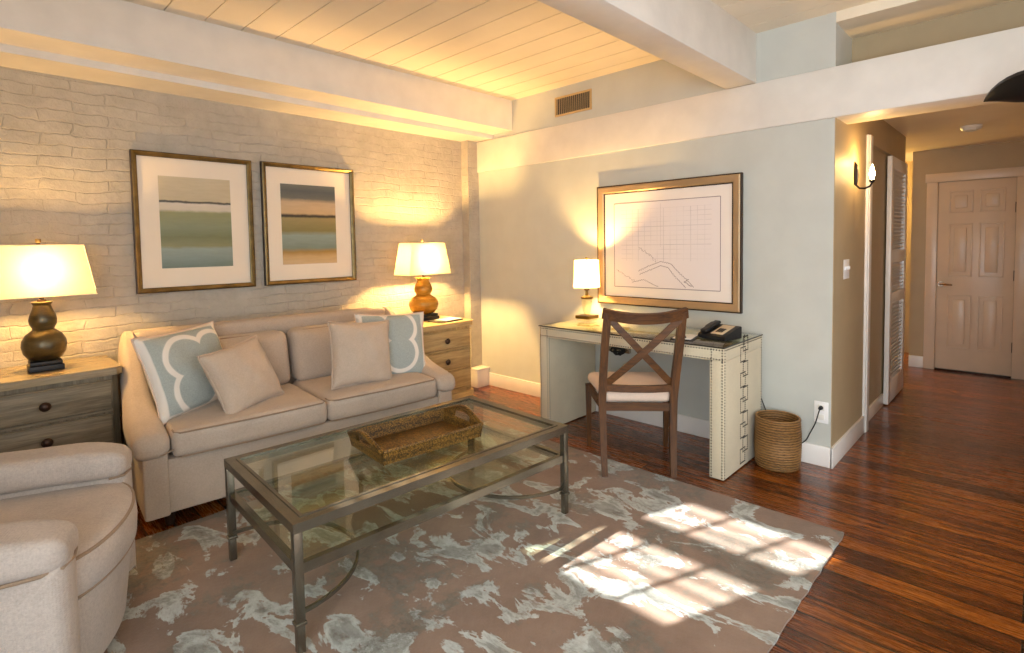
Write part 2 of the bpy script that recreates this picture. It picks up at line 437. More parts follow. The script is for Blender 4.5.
M['art2'] = art_mat('dusk_print', [(0.0, col(122, 122, 112)), (0.08, col(92, 98, 100)), (0.17, col(112, 112, 106)), (0.22, col(210, 182, 146)), (0.36, col(216, 184, 140)), (0.385, col(60, 50, 34)),
    (0.40, col(60, 50, 34)), (0.42, col(168, 150, 100)), (0.58, col(140, 130, 76)), (0.64, col(150, 166, 158)), (0.80, col(132, 146, 132)), (0.85, col(180, 140, 66)), (0.91, col(214, 178, 124)), (1.0, col(222, 192, 146))], 0.04)

def map_mat():
    t = NT('old_map_print')
    tc = t.n('ShaderNodeTexCoord'); sx = t.n('ShaderNodeSeparateXYZ'); t.l(tc.outputs['Object'], sx.inputs[0])
    cx = t.n('ShaderNodeCombineXYZ'); t.l(sx.outputs[1], cx.inputs[0]); t.l(sx.outputs[2], cx.inputs[1])
    b = t.n('ShaderNodeTexBrick'); t.l(cx.outputs[0], b.inputs['Vector']); b.offset = 0.0
    b.inputs['Scale'].default_value = 1; b.inputs['Brick Width'].default_value = 0.052; b.inputs['Row Height'].default_value = 0.034; b.inputs['Mortar Size'].default_value = 0.002
    b2 = t.n('ShaderNodeTexBrick'); t.l(cx.outputs[0], b2.inputs['Vector']); b2.offset = 0.0
    b2.inputs['Scale'].default_value = 1; b2.inputs['Brick Width'].default_value = 0.21; b2.inputs['Row Height'].default_value = 0.135; b2.inputs['Mortar Size'].default_value = 0.003
    n = t.noise(t.coord(), 6, 3)
    msk = t.math('MULTIPLY', t.math('GREATER_THAN', sx.outputs[2], -0.12), t.math('MULTIPLY', t.math('LESS_THAN', t.math('ABSOLUTE', sx.outputs[1]), 0.36), t.math('LESS_THAN', sx.outputs[2], 0.27)))
    f = t.math('ADD', t.math('MULTIPLY', b.outputs['Fac'], t.ramp(n, [(0.4, 0.05), (0.6, 0.22)])), t.math('MULTIPLY', b2.outputs['Fac'], 0.12))
    cc = t.mix(t.math('MULTIPLY', f, msk), col(240, 228, 222), col(120, 108, 104))
    t.bsdf(cc, 0.35, 0, None, 0.5); return t.m
M['map'] = map_mat()

def trellis():
    t = NT('trellis_linen'); tc = t.n('ShaderNodeTexCoord'); sx = t.n('ShaderNodeSeparateXYZ'); t.l(tc.outputs['Object'], sx.inputs[0])
    P = 0.53
    def fold(o, off): return t.math('ABSOLUTE', t.math('SUBTRACT', t.math('FLOORED_MODULO', t.math('ADD', o, P / 2 + off), P), P / 2))
    fx = t.math('SUBTRACT', fold(sx.outputs[0], -0.055), 0.092); fz = t.math('SUBTRACT', fold(sx.outputs[2], 0.03), 0.088)
    dd = t.math('SUBTRACT', t.math('SQRT', t.math('ADD', t.math('MULTIPLY', fx, fx), t.math('MULTIPLY', fz, fz))), 0.122)
    inner = t.math('MULTIPLY', t.math('LESS_THAN', fold(sx.outputs[0], -0.055), 0.0), 1.0)
    w = t.ramp(t.math('ABSOLUTE', dd), [(0.013, 1.0), (0.016, 0.0)])
    # drop the arcs that run inside the quatrefoil
    ax = fold(sx.outputs[0], -0.055); az = fold(sx.outputs[2], 0.03)
    mx = t.math('SQRT', t.math('ADD', t.math('POWER', t.math('ADD', ax, 0.092), 2.0), t.math('MULTIPLY', fz, fz)))
    mz = t.math('SQRT', t.math('ADD', t.math('POWER', t.math('ADD', az, 0.088), 2.0), t.math('MULTIPLY', fx, fx)))
    w = t.math('MULTIPLY', w, t.math('MULTIPLY', t.math('GREATER_THAN', mx, 0.108), t.math('GREATER_THAN', mz, 0.108)))
    ed = t.math('MAXIMUM', t.math('ABSOLUTE', sx.outputs[0]), t.math('ABSOLUTE', sx.outputs[2]))
    w = t.math('MAXIMUM', w, t.ramp(ed, [(0.208, 0.0), (0.212, 1.0)]))
    fine = t.noise(t.coord(), 150, 3, 0.7)
    blue = t.ramp(fine, [(0.3, col(158, 165, 160)), (0.7, col(178, 184, 178))])
    cc = t.mix(w, blue, col(234, 226, 214))
    t.bsdf(cc, 0.9, 0, t.bump(t.math('ADD', fine, t.math('MULTIPLY', w, 0.4)), 0.3, 0.002), 0.15)
    return t.m
M['trellis'] = trellis()

# ------------------------------------------------------------------ the room
YB = 4.05          # brick wall
XR = 3.63          # desk wall
XL = -0.95         # window wall
YF = -2.7          # wall behind the camera
ZC = 2.70
ob = struct('floor', B(XL - 0.15, 8.2, YF - 0.15, YB + 0.5, -0.06, 0.0), M['floor'])

def ceiling_bm():
    bm = bmesh.new(); g = 0.006; d = 0.018; pts = []
    x = 1.272 - 0.2015 * 12
    pts.append((XL - 0.15, ZC))
    while x < XR:
        if x > XL - 0.1:
            pts += [(x - g / 2, ZC), (x - g / 2, ZC + d), (x + g / 2, ZC + d), (x + g / 2, ZC)]
        x += 0.2015
    pts += [(XR, ZC), (XR, ZC + 0.1), (XL - 0.15, ZC + 0.1)]
    a = [bm.verts.new((p[0], YF - 0.15, p[1])) for p in pts]; b = [bm.verts.new((p[0], YB + 0.2, p[1])) for p in pts]
    n = len(pts)
    for i in range(n): bm.faces.new((a[i], a[(i + 1) % n], b[(i + 1) % n], b[i]))
    return bm
struct('ceiling', ceiling_bm(), M['ceil'], sharp=10)
struct('wall_back', B(XL - 0.15, 3.64, YB, YB + 0.2, 0, ZC + 0.1), M['brick'])
struct('wall_right', B(XR, 4.46, 0.862, YB + 0.2, 0, ZC + 0.1), M['wall'])
struct('wall_corner_pier', B(3.492, 3.632, 3.955, YB + 0.01, 0, 2.40), M['brick'])
# plinth block at the foot of the pier
bm = bmesh.new(); box(bm, 3.46, 3.615, 3.842, 3.955, 0, 0.165, 0.004); box(bm, 3.45, 3.625, 3.835, 3.955, 0.165, 0.185, 0.006)
struct('trim_1', bm, M['trim'])

def baseboard(x0, x1, y0, y1, along, h=0.125):
    bm = bmesh.new(); box(bm, x0, x1, y0, y1, 0, h, 0.004)
    return bm
struct('baseboard_right', baseboard(3.612, XR, 0.848, 3.95, 'y'), M['trim'])
struct('wall_hall_side', B(3.6302, 4.45, 0.858, 0.8625, 0, 2.30), M['hallwall'])  # thin skin over the wall, its tan standing in for warm lamplight
struct('baseboard_hall', baseboard(3.612, 4.44, 0.845, 0.862, 'x'), M['trim'])

# beams
struct('trim_2', B(3.613, 3.91, -2.7, 3.975, 2.092, 2.385, 0.008), M['beam'])          # beam over the desk wall and the hall opening
struct('trim_3', B(XL, 3.634, 1.31, 1.507, 2.387, ZC + 0.01, 0.006), M['beam'])        # cross beam
bm = bmesh.new()
poly = [(3.485, ZC + 0.01), (3.485, 2.43), (3.74, 2.428), (3.74, 2.388), (4.06, 2.392), (4.06, ZC + 0.01)]
a = [bm.verts.new((XL, y, z)) for y, z in poly]; b = [bm.verts.new((XR + 0.002, y, z)) for y, z in poly]
for i in range(6): bm.faces.new((a[i], a[(i + 1) % 6], b[(i + 1) % 6], b[i]))
bm.faces.new(a[::-1]); bm.faces.new(b)
struct('trim_4', bevel_all(bm, 0.008), M['beam'])                                       # boxed beam along the brick wall

# hall beyond the opening
struct('wall_hall_header', B(4.01, 4.12, -0.25, 0.862, 2.29, ZC + 0.1), M['hallwall'])
bm = B(XR, 4.02, -0.25, 0.862, 2.64, ZC + 0.1)
struct('ceiling_recess', bm, M['ceil'])
struct('ceiling_hall', B(4.10, 8.2, -0.25, 3.0, 2.29, 2.40), M['ceil'])
struct('wall_hall_left', B(4.46, 6.02, 0.89, 1.2, 0, 2.30), M['hallwall'])
bm = bmesh.new(); box(bm, 4.46, 6.02, 0.862, 0.98, 2.06, 2.30); struct('wall_hall_lintel', bm, M['hallwall'])
bm = bmesh.new(); box(bm, 4.44, 4.56, 0.842, 0.865, 0, 2.10, 0.004); box(bm, 4.46, 4.54, 0.836, 0.845, 0, 2.10, 0.003)
struct('trim_5', bm, M['trim'])
struct('baseboard_recess', B(4.56, 5.29, 0.874, 0.89, 0, 0.10, 0.003), M['trim'])
struct('wall_hall_end', B(7.12, 7.24, -0.25, 0.955, 0, 2.30), M['hallwall'])
struct('wall_hall_right', B(XR, 7.12, -0.35, -0.22, 0, ZC + 0.1), M['hallwall'])
struct('wall_right_near', B(XR, 3.75, YF, -0.35, 0, ZC + 0.1), M['wall'])
struct('wall_corridor_back', B(7.95, 8.1, 0.8, 3.0, 0, 2.30), M['hallwall'])
struct('wall_corridor_side', B(6.02, 8.1, 2.9, 3.0, 0, 2.30), M['hallwall'])
struct('trim_6', B(7.925, 7.95, 1.14, 1.24, 0, 2.06, 0.004), M['trim'])
struct('baseboard_end', B(7.10, 7.12, 0.83, 0.955, 0, 0.12, 0.003), M['trim'])

# hall closet door with louvres
dr = bpy.data.objects.new('door_2', None); C.objects.link(dr); dr['kind'] = 'structure'
bm = bmesh.new()
X0, X1 = 5.29, 6.0; YD0, YD1 = 0.842, 0.876
box(bm, X0, X0 + 0.09, YD0, YD1, 0.012, 2.045, 0.003); box(bm, X1 - 0.09, X1, YD0, YD1, 0.012, 2.045, 0.003)
for z0, z1 in ((0.012, 0.20), (0.84, 0.93), (1.18, 1.28), (1.95, 2.045)): box(bm, X0 + 0.085, X1 - 0.085, YD0, YD1, z0, z1, 0.002)
obj('door_frame', bm, M['trim'], dr)
bm = bmesh.new()
for z0, z1 in ((0.20, 0.84), (0.93, 1.18), (1.28, 1.95)):
    z = z0 + 0.02
    while z < z1:
        bar(bm, (X0 + 0.08, (YD0 + YD1) / 2, z), (X1 - 0.08, (YD0 + YD1) / 2, z), 0.006, 0.034, side=(0, 0.6, 1))
        z += 0.032
box(bm, X0 + 0.08, X1 - 0.08, YD1 - 0.004, YD1, 0.19, 1.96)
obj('louvre_panel', bm, M['trim'], dr)

# end door
d1 = bpy.data.objects.new('door_1', None); C.objects.link(d1); d1['kind'] = 'structure'
xf = 7.10
bm = bmesh.new(); box(bm, 7.095, 7.125, 0.735, 0.828, 0, 1.96, 0.004); box(bm, 7.095, 7.125, 0.045, 0.14, 0, 1.96, 0.004); box(bm, 7.088, 7.125, 0.03, 0.84, 1.95, 2.04, 0.005)
obj('door_casing', bm, M['door'], d1)
obj('door_slab', B(7.108, 7.135, 0.142, 0.733, 0.018, 1.945, 0.002), M['door'], d1)
bm = bmesh.new()
for (ya, yb) in ((0.455, 0.645), (0.215, 0.405)):
    for z0, z1 in ((1.63, 1.85), (0.98, 1.52), (0.24, 0.79)):
        for q0, q1, r0, r1 in ((ya, yb, z1 - 0.014, z1), (ya, yb, z0, z0 + 0.014), (ya, ya + 0.014, z0, z1), (yb - 0.014, yb, z0, z1)):
            box(bm, 7.101, 7.110, q0, q1, r0, r1, 0.003)
        box(bm, 7.100, 7.110, ya + 0.045, yb - 0.045, z0 + 0.045, z1 - 0.045, 0.007)
obj('door_panel', bm, M['door'], d1)
bm = T([(7.108, 0.695, 0.90), (7.085, 0.695, 0.90)], 0.026, 14); tube(bm, [(7.085, 0.695, 0.90), (7.06, 0.695, 0.90), (7.055, 0.68, 0.902), (7.056, 0.60, 0.895)], [0.011, 0.011, 0.010, 0.007], 8)
obj('door_handle', bm, M['chrome'], d1)
for z in (0.30, 1.0, 1.66):
    obj('hinge', B(7.098, 7.109, 0.130, 0.146, z - 0.05, z + 0.05, 0.002), M['knob'], d1)
struct('trim_7', B(7.09, 7.118, 0.142, 0.733, 0.0, 0.016, 0.003), M['knob'])   # dark threshold

# window wall on the far side of the sun
wy0, wy1, wz0, wz1 = 1.964, 2.735, 0.80, 2.05
bm = bmesh.new()
box(bm, XL - 0.15, XL, YF - 0.15, -2.1, 0, ZC + 0.1); box(bm, XL - 0.15, XL, 0.6, wy0, 0, ZC + 0.1); box(bm, XL - 0.15, XL, -2.1, 0.6, 0, 0.45); box(bm, XL - 0.15, XL, -2.1, 0.6, 2.3, ZC + 0.1); box(bm, XL - 0.15, XL, wy1, YB + 0.2, 0, ZC + 0.1)
box(bm, XL - 0.15, XL, wy0, wy1, 0, wz0); box(bm, XL - 0.15, XL, wy0, wy1, wz1, ZC + 0.1)
struct('wall_left', bm, M['wall'])
w1 = bpy.data.objects.new('window_1', None); C.objects.link(w1); w1['kind'] = 'structure'
bm = bmesh.new(); wx0, wx1 = XL - 0.045, XL - 0.015
for z0, z1 in ((wz0, wz0 + 0.05), (1.727, 1.829), (wz1 - 0.03, wz1)): box(bm, wx0, wx1, wy0, wy1, z0, z1)
for y in (wy0 + 0.0, 2.19, 2.462, wy1 - 0.02): box(bm, wx0, wx1, y - 0.009, y + 0.011, wz0, wz1)
for z in (1.485, 1.545, 1.61, 1.67, 1.88, 1.935): box(bm, wx0 + 0.005, wx1 - 0.005, wy0, wy1, z - 0.005, z + 0.005)
obj('window_frame', bm, M['trim'], w1)
obj('sun_stop_panel', B(XL - 0.01, XL + 0.012, wy0 - 0.02, wy1 + 0.02, wz0 - 0.02, 1.462, 0.003), M['trim'], w1)  # unseen panel, added to cut off the sun below the floor patches

# wall behind the viewer with two assumed openings for the added fill lamps
bm = bmesh.new()
xs = [XL - 0.15, -0.4, 1.2, 1.9, 3.4, 3.75]
for i in range(5):
    if i % 2 == 0: box(bm, xs[i], xs[i + 1], YF - 0.15, YF, 0, ZC + 0.1)
    else:
        box(bm, xs[i], xs[i + 1], YF - 0.15, YF, 0, 0.45); box(bm, xs[i], xs[i + 1], YF - 0.15, YF, 2.35, ZC + 0.1)
struct('wall_front', bm, M['wall'])

# ------------------------------------------------------------------ fittings on the walls
v = thing('air_vent', 'dark slatted air vent grille set high above the white desk-wall beam', 'vent', (XR, 2.78, 2.54))
bm = bmesh.new()
for y0, y1, z0, z1 in ((-0.19, 0.19, 0.066, 0.082), (-0.19, 0.19, -0.082, -0.066), (-0.19, -0.175, -0.07, 0.07), (0.175, 0.19, -0.07, 0.07)): box(bm, -0.010, 0.0, y0, y1, z0, z1, 0.002)
obj('vent_frame', bm, plain('vent_paint', col(196, 166, 116), 0.5), v)
bm = bmesh.new()
for k in range(17):
    y = -0.165 + k * 0.0206
    bar(bm, (-0.004, y, -0.068), (-0.004, y, 0.068), 0.012, 0.004, side=(1, 0.7, 0))
obj('vent_slats', bm, plain('vent_slat_paint', col(196, 172, 130), 0.5), v)
obj('vent_back', B(-0.0015, 0.0, -0.175, 0.175, -0.068, 0.068), M['black'], v)

o = thing('wall_outlet', 'white power outlet plate low on the desk wall above the baseboard', 'outlet', (XR, 0.914, 0.330))
obj('cover_plate', B(-0.006, 0, -0.039, 0.039, -0.066, 0.066, 0.003), M['plastic'], o)
for z in (-0.029, 0.029): obj('socket', B(-0.009, -0.005, -0.018, 0.018, z - 0.017, z + 0.017, 0.002), M['paper'], o)
o = thing('light_switch', 'white wall switch plate on the hall passage wall below the sconce', 'light switch', (3.93, 0.862, 1.19))
obj('cover_plate', B(-0.07, 0.07, -0.006, 0, -0.062, 0.062, 0.003), M['plastic'], o)
for dx in (-0.042, 0, 0.042): obj('toggle', B(dx - 0.006, dx + 0.006, -0.016, -0.004, -0.004, 0.018, 0.002), M['plastic'], o)

s = thing('wall_sconce', 'black iron wall sconce with a lit candle bulb by the hall opening', 'wall light', (4.10, 0.862, 1.75))
obj('back_plate', T([(0, -0.004, 0.13), (-0.004, -0.012, 0.10), (-0.006, -0.014, 0.04), (0, -0.012, -0.02)], [0.006, 0.016, 0.018, 0.010], 8, flat=(1, 0.7)), M['iron'], s)
obj('arm', T([(0, -0.010, 0.02), (0, -0.014, -0.02), (0, -0.035, -0.042), (0, -0.065, -0.045), (0, -0.092, -0.034), (0, -0.103, -0.012)], 0.0065, 8), M['iron'], s)
obj('candle_cup', L([(0.004, -0.016), (0.014, -0.008), (0.017, 0.004), (0.010, 0.006)], 12, (0, -0.103)), M['iron'], s)
obj('candle_bulb', L([(0.007, 0.006), (0.012, 0.02), (0.016, 0.04), (0.013, 0.065), (0.006, 0.09), (0.001, 0.105)], 14, (0, -0.103)), M['bulb'], s)

d = thing('smoke_detector', 'small round smoke detector on the hall ceiling', 'smoke detector', (5.86, 0.40, 2.29))
obj('housing', L([(0.07, 0), (0.072, -0.015), (0.062, -0.032), (0.03, -0.038), (0.0, -0.038)], 24), M['plastic'], d)
obj('sensor_ring', L([(0.045, -0.034), (0.047, -0.040), (0.035, -0.041), (0.033, -0.034)], 24), M['paper'], d)

# ceiling fan at the edge of the view
FX, FY = 2.94, -0.440
fn = thing('ceiling_fan', 'dark ceiling fan with carved leaf blades hanging near the white beam', 'ceiling fan', (FX, FY, 0))
obj('downrod', T([(0, 0, 2.21), (0, 0, 2.66)], 0.014, 10), M['fan'], fn)
obj('ceiling_canopy', L([(0.0, 2.62), (0.03, 2.62), (0.07, 2.66), (0.075, 2.70), (0.0, 2.70)], 20), M['fan'], fn)
obj('motor_housing', L([(0.0, 1.96), (0.07, 1.96), (0.10, 1.98), (0.12, 2.03), (0.13, 2.10), (0.13, 2.16), (0.10, 2.20), (0.04, 2.22), (0.0, 2.22)], 28), M['fan'], fn)
def blade(ang):
    bm = bmesh.new(); n = 14; rows = []
    for i in range(n + 1):
        u = i / n; r = 0.11 + 0.634 * u
        w = 0.098 * (math.sin(min(1, u * 1.5 + 0.25) * PI / 2)) * (1 - max(0, (u - 0.62) / 0.38) ** 2.2) + 0.002
        row = []
        for k in range(9):
            q = -1 + 2 * k / 8
            row.append((r, q * w, 0.012 * (1 - q * q)))
        rows.append(row)
    tilt = math.radians(30); Rm = Matrix.Rotation(ang, 3, 'Z') @ Matrix.Rotation(tilt, 3, 'X')
    top = [[bm.verts.new(Rm @ Vector((x, y, z + 0.010)) + Vector((0, 0, 2.02))) for x, y, z in r] for r in rows]
    bot = [[bm.verts.new(Rm @ Vector((x, y, -z - 0.010)) + Vector((0, 0, 2.02))) for x, y, z in r] for r in rows]
    for i in range(n):
        for k in range(8):
            bm.faces.new((top[i][k], top[i + 1][k], top[i + 1][k + 1], top[i][k + 1])); bm.faces.new((bot[i][k], bot[i][k + 1], bot[i + 1][k + 1], bot[i + 1][k]))
        for k in (0, 8): bm.faces.new((top[i][k], top[i + 1][k], bot[i + 1][k], bot[i][k]))
    for i in (0, n):
        for k in range(8): bm.faces.new((top[i][k], top[i][k + 1], bot[i][k + 1], bot[i][k]))
    return bm
for k in range(4): obj('blade', blade(math.radians(56.7) + k * PI / 2), M['fan'], fn)

# ------------------------------------------------------------------ framed pictures
def picture(loc, w, h, fw, mw, art, label, frame_m, group=None):
    """hangs on the brick wall, faces -y; origin at the centre of the picture"""
    r = thing('framed_picture', label, 'picture', loc, group=group)
    bm = bmesh.new()
    W, H = w / 2, h / 2
    prof = [(0, 0.0), (0, -0.030), (0.35, -0.036), (0.7, -0.026), (1.0, -0.022), (1.0, 0.0)]
    def ring(f, y):
        d = fw * f
        return [(-W + d, y, -H + d), (W - d, y, -H + d), (W - d, y, H - d), (-W + d, y, H - d)]
    rs = [[bm.verts.new(p) for p in ring(f, y)] for f, y in prof]
    for a, b in zip(rs, rs[1:]):
        for k in range(4): bm.faces.new((a[k], a[(k + 1) % 4], b[(k + 1) % 4], b[k]))
    obj('frame', bm, frame_m, r, sharp=20)
    bm = bmesh.new()
    for f0, f1 in ((-0.003, 0.10), (1.0, 1.07)):
        y = -0.031 if f0 < 0 else -0.0225
        a = [bm.verts.new(p) for p in ring(f0, y)]; b = [bm.verts.new(p) for p in ring(f1, y - 0.001)]
        c = [bm.verts.new(p) for p in ring(f0, 0.0)]
        for k in range(4):
            bm.faces.new((a[k], a[(k + 1) % 4], b[(k + 1) % 4], b[k])); bm.faces.new((c[k], c[(k + 1) % 4], a[(k + 1) % 4], a[k]))
    obj('frame_edge', bm, M['darkline'], r, sharp=20)
    obj('mat_board', B(-W + fw * 0.9, W - fw * 0.9, -0.014, -0.004, -H + fw * 0.9, H - fw * 0.9), M['mat'], r)
    return r
p1 = picture((1.1425, YB - 0.005, 1.559), 0.715, 0.895, 0.030, 0, None, 'gilt framed print with pale sand sky over green and blue bands', M['gold'])
obj('print', B(-0.214, 0.214, -0.0155, -0.0135, -0.297, 0.297), M['art1'], p1, loc=(0, 0, 0.003))
p2 = picture((1.935, YB - 0.005, 1.561), 0.73, 0.90, 0.030, 0, None, 'gilt framed print with dark grey sky over peach and green bands', M['gold'])
obj('print', B(-0.217, 0.217, -0.0155, -0.0135, -0.302, 0.302), M['art2'], p2, loc=(-0.012, 0, 0.0))

mp = thing('framed_map', 'large map print in champagne frame on the wall above the desk', 'picture', (XR, 1.958, 1.363))
bm = bmesh.new(); W, H, fw = 0.566, 0.460, 0.056
def rg(d, x): return [(x, -W + d, -H + d), (x, W - d, -H + d), (x, W - d, H - d), (x, -W + d, H - d)]
rs = [[bm.verts.new(p) for p in rg(d, x)] for d, x in ((0, 0), (0, -0.030), (0.012, -0.036), (0.045, -0.028), (fw, -0.020), (fw, 0))]
for a, b in zip(rs, rs[1:]):
    for k in range(4): bm.faces.new((a[k], a[(k + 1) % 4], b[(k + 1) % 4], b[k]))
obj('frame', bm, M['champ'], mp, sharp=20)
bm = bmesh.new()
for d0, d1, x in ((-0.004, 0.004, -0.033), (fw - 0.002, fw + 0.006, -0.0215)):
    a = [bm.verts.new(p) for p in rg(d0, x)]; b = [bm.verts.new(p) for p in rg(d1, x)]; c = [bm.verts.new(p) for p in rg(d0, 0)]; e = [bm.verts.new(p) for p in rg(d1, 0)]
    for k in range(4):
        bm.faces.new((a[k], a[(k + 1) % 4], b[(k + 1) % 4], b[k])); bm.faces.new((c[k], c[(k + 1) % 4], a[(k + 1) % 4], a[k])); bm.faces.new((b[k], b[(k + 1) % 4], e[(k + 1) % 4], e[k]))
obj('frame_edge', bm, M['darkline'], mp, sharp=20)
obj('mat_board', B(-0.014, -0.004, -W + fw, W - fw, -H + fw, H - fw), plain('map_mat', col(244, 232, 220), 0.5, var=0.01), mp)
obj('map_print', B(-0.0155, -0.0135, -0.422, 0.422, -0.322, 0.322), M['map'], mp, loc=(0, -0.003, -0.001))
bm = bmesh.new()
def ribbon(bm, pts, w, x=-0.0162):
    n = len(pts); vs = []
    for i, (y, z) in enumerate(pts):
        ty = pts[min(i + 1, n - 1)][0] - pts[max(i - 1, 0)][0]; tz = pts[min(i + 1, n - 1)][1] - pts[max(i - 1, 0)][1]; l = math.hypot(ty, tz) or 1
        ny, nz = -tz / l * w / 2, ty / l * w / 2
        vs.append((bm.verts.new((x, y + ny, z + nz)), bm.verts.new((x, y - ny, z - nz))))
    for a, b in zip(vs, vs[1:]): bm.faces.new((a[0], a[1], b[1], b[0]))
for y0, y1, z0, z1 in ((-0.424, 0.424, 0.321, 0.323),): 
    ribbon(bm, [(-0.425, 0.321), (0.419, 0.321)], 0.006); ribbon(bm, [(-0.425, -0.323), (0.419, -0.323)], 0.006); ribbon(bm, [(-0.425, -0.323), (-0.425, 0.321)], 0.006); ribbon(bm, [(0.419, -0.323), (0.419, 0.321)], 0.006)
# the river bends (y runs towards the left of the wall)
def wig(pts, n=10, a=0.004):
    out = []
    for (y0, z0), (y1, z1) in zip(pts, pts[1:]):
        for k in range(n):
            u = k / n; out.append((y0 + (y1 - y0) * u + a * math.sin(37 * (y0 + u) + 9 * z0), z0 + (z1 - z0) * u + a * math.sin(29 * u + 13 * y0)))
    return out + [pts[-1]]
river = [(0.21, -0.20), (0.12, -0.16), (0.02, -0.125), (-0.06, -0.14), (-0.12, -0.20), (-0.19, -0.26), (-0.235, -0.305)]
river2 = [(0.20, -0.225), (0.11, -0.19), (0.02, -0.155), (-0.04, -0.17), (-0.09, -0.23), (-0.15, -0.285), (-0.175, -0.31)]
for r in (river, river2): ribbon(bm, wig(r), 0.0045)
ribbon(bm, wig([(0.26, -0.285), (0.16, -0.262), (0.10, -0.29), (0.04, -0.312)]), 0.004); ribbon(bm, wig([(0.24, -0.275), (0.33, -0.23), (0.40, -0.19)], 8, 0.008), 0.003)
ribbon(bm, wig([(0.06, -0.13), (0.10, -0.08), (0.16, -0.05), (0.20, -0.02)], 8, 0.009), 0.003); ribbon(bm, wig([(-0.20, -0.25), (-0.16, -0.27), (-0.22, -0.30)], 6), 0.006)
ribbon(bm, [(0.02, 0.30), (0.02, -0.02)], 0.001)
obj('map_lines', bm, plain('map_ink', col(168, 150, 146), 0.6), mp)

# ------------------------------------------------------------------ nightstands
def nightstand(x0, x1, yf, yb, top, label, mats, feet=0.06):
    mX, mZ, mT = mats
    w = x1 - x0; d = yb - yf
    r = thing('nightstand', label, 'nightstand', ((x0 + x1) / 2, yf, 0), group=None)
    W = w / 2
    ch = 0.030
    obj('carcass', prism(bmesh.new(), [(-W + 0.02 + ch, 0.010), (W - 0.02 - ch, 0.010), (W - 0.02, 0.010 + ch), (W - 0.02, d), (-W + 0.02, d), (-W + 0.02, 0.010 + ch)], feet, top - 0.040), mZ, r)
    bm = prism(bmesh.new(), [(-W + ch, -0.008), (W - ch, -0.008), (W, -0.008 + ch), (W, d), (-W, d), (-W, -0.008 + ch)], top - 0.040, top)
    obj('top', bevel_all(bm, 0.004), mT, r)
    bm = prism(bmesh.new(), [(-W + ch, -0.004), (W - ch, -0.004), (W - 0.006, ch), (W - 0.006, d), (-W + 0.006, d), (-W + 0.006, ch)], feet - 0.002, feet + 0.045)
    obj('plinth', bevel_all(bm, 0.004), mX, r)
    for sx in (-1, 1):
        for y in (0.05, d - 0.05): obj('foot', B(sx * (W - 0.06) - 0.03, sx * (W - 0.06) + 0.03, y - 0.03, y + 0.03, 0, feet, 0.004), mX, r)
    zt = top - 0.062; hh = (zt - feet - 0.065) / 3
    for k in range(3):
        z1 = zt - k * hh; z0 = z1 - hh + 0.026
        dw = obj('drawer', B(-W + 0.058, W - 0.058, -0.006, 0.03, z0, z1 - 0.012, 0.004), mX, r)
        bm = bmesh.new(); box(bm, -W + 0.052, W - 0.052, -0.010, 0.012, z1 - 0.012, z1 - 0.002, 0.003); box(bm, -W + 0.052, W - 0.052, -0.002, 0.012, z0 - 0.018, z0 - 0.006, 0.003)
        obj('drawer_bead', bm, mX, dw)
        obj('knob', bmesh_knob((0, -0.006, (z0 + z1) / 2 - 0.006)), M['knob'], dw)
    return r
def bmesh_knob(p):
    bm = L([(0.010, 0.0), (0.008, 0.010), (0.020, 0.016), (0.024, 0.024), (0.019, 0.032), (0.008, 0.037), (0.0, 0.038)], 18)
    bmesh.ops.rotate(bm, verts=bm.verts, cent=(0, 0, 0), matrix=Matrix.Rotation(PI / 2, 3, 'X'))
    bmesh.ops.translate(bm, verts=bm.verts, vec=p)
    return bm
nightstand(-0.05, 0.613, 3.565, 4.03, 0.755, 'weathered grey three-drawer nightstand behind the tub armchair', (M['drift'], M['driftZ'], M['drifttop']), 0.08)
nightstand(2.45, 3.09, 3.455, 4.02, 0.742, 'honey-toned three-drawer nightstand in the corner beyond the sofa', (M['oak'], M['oakZ'], M['oaktop']), 0.10)

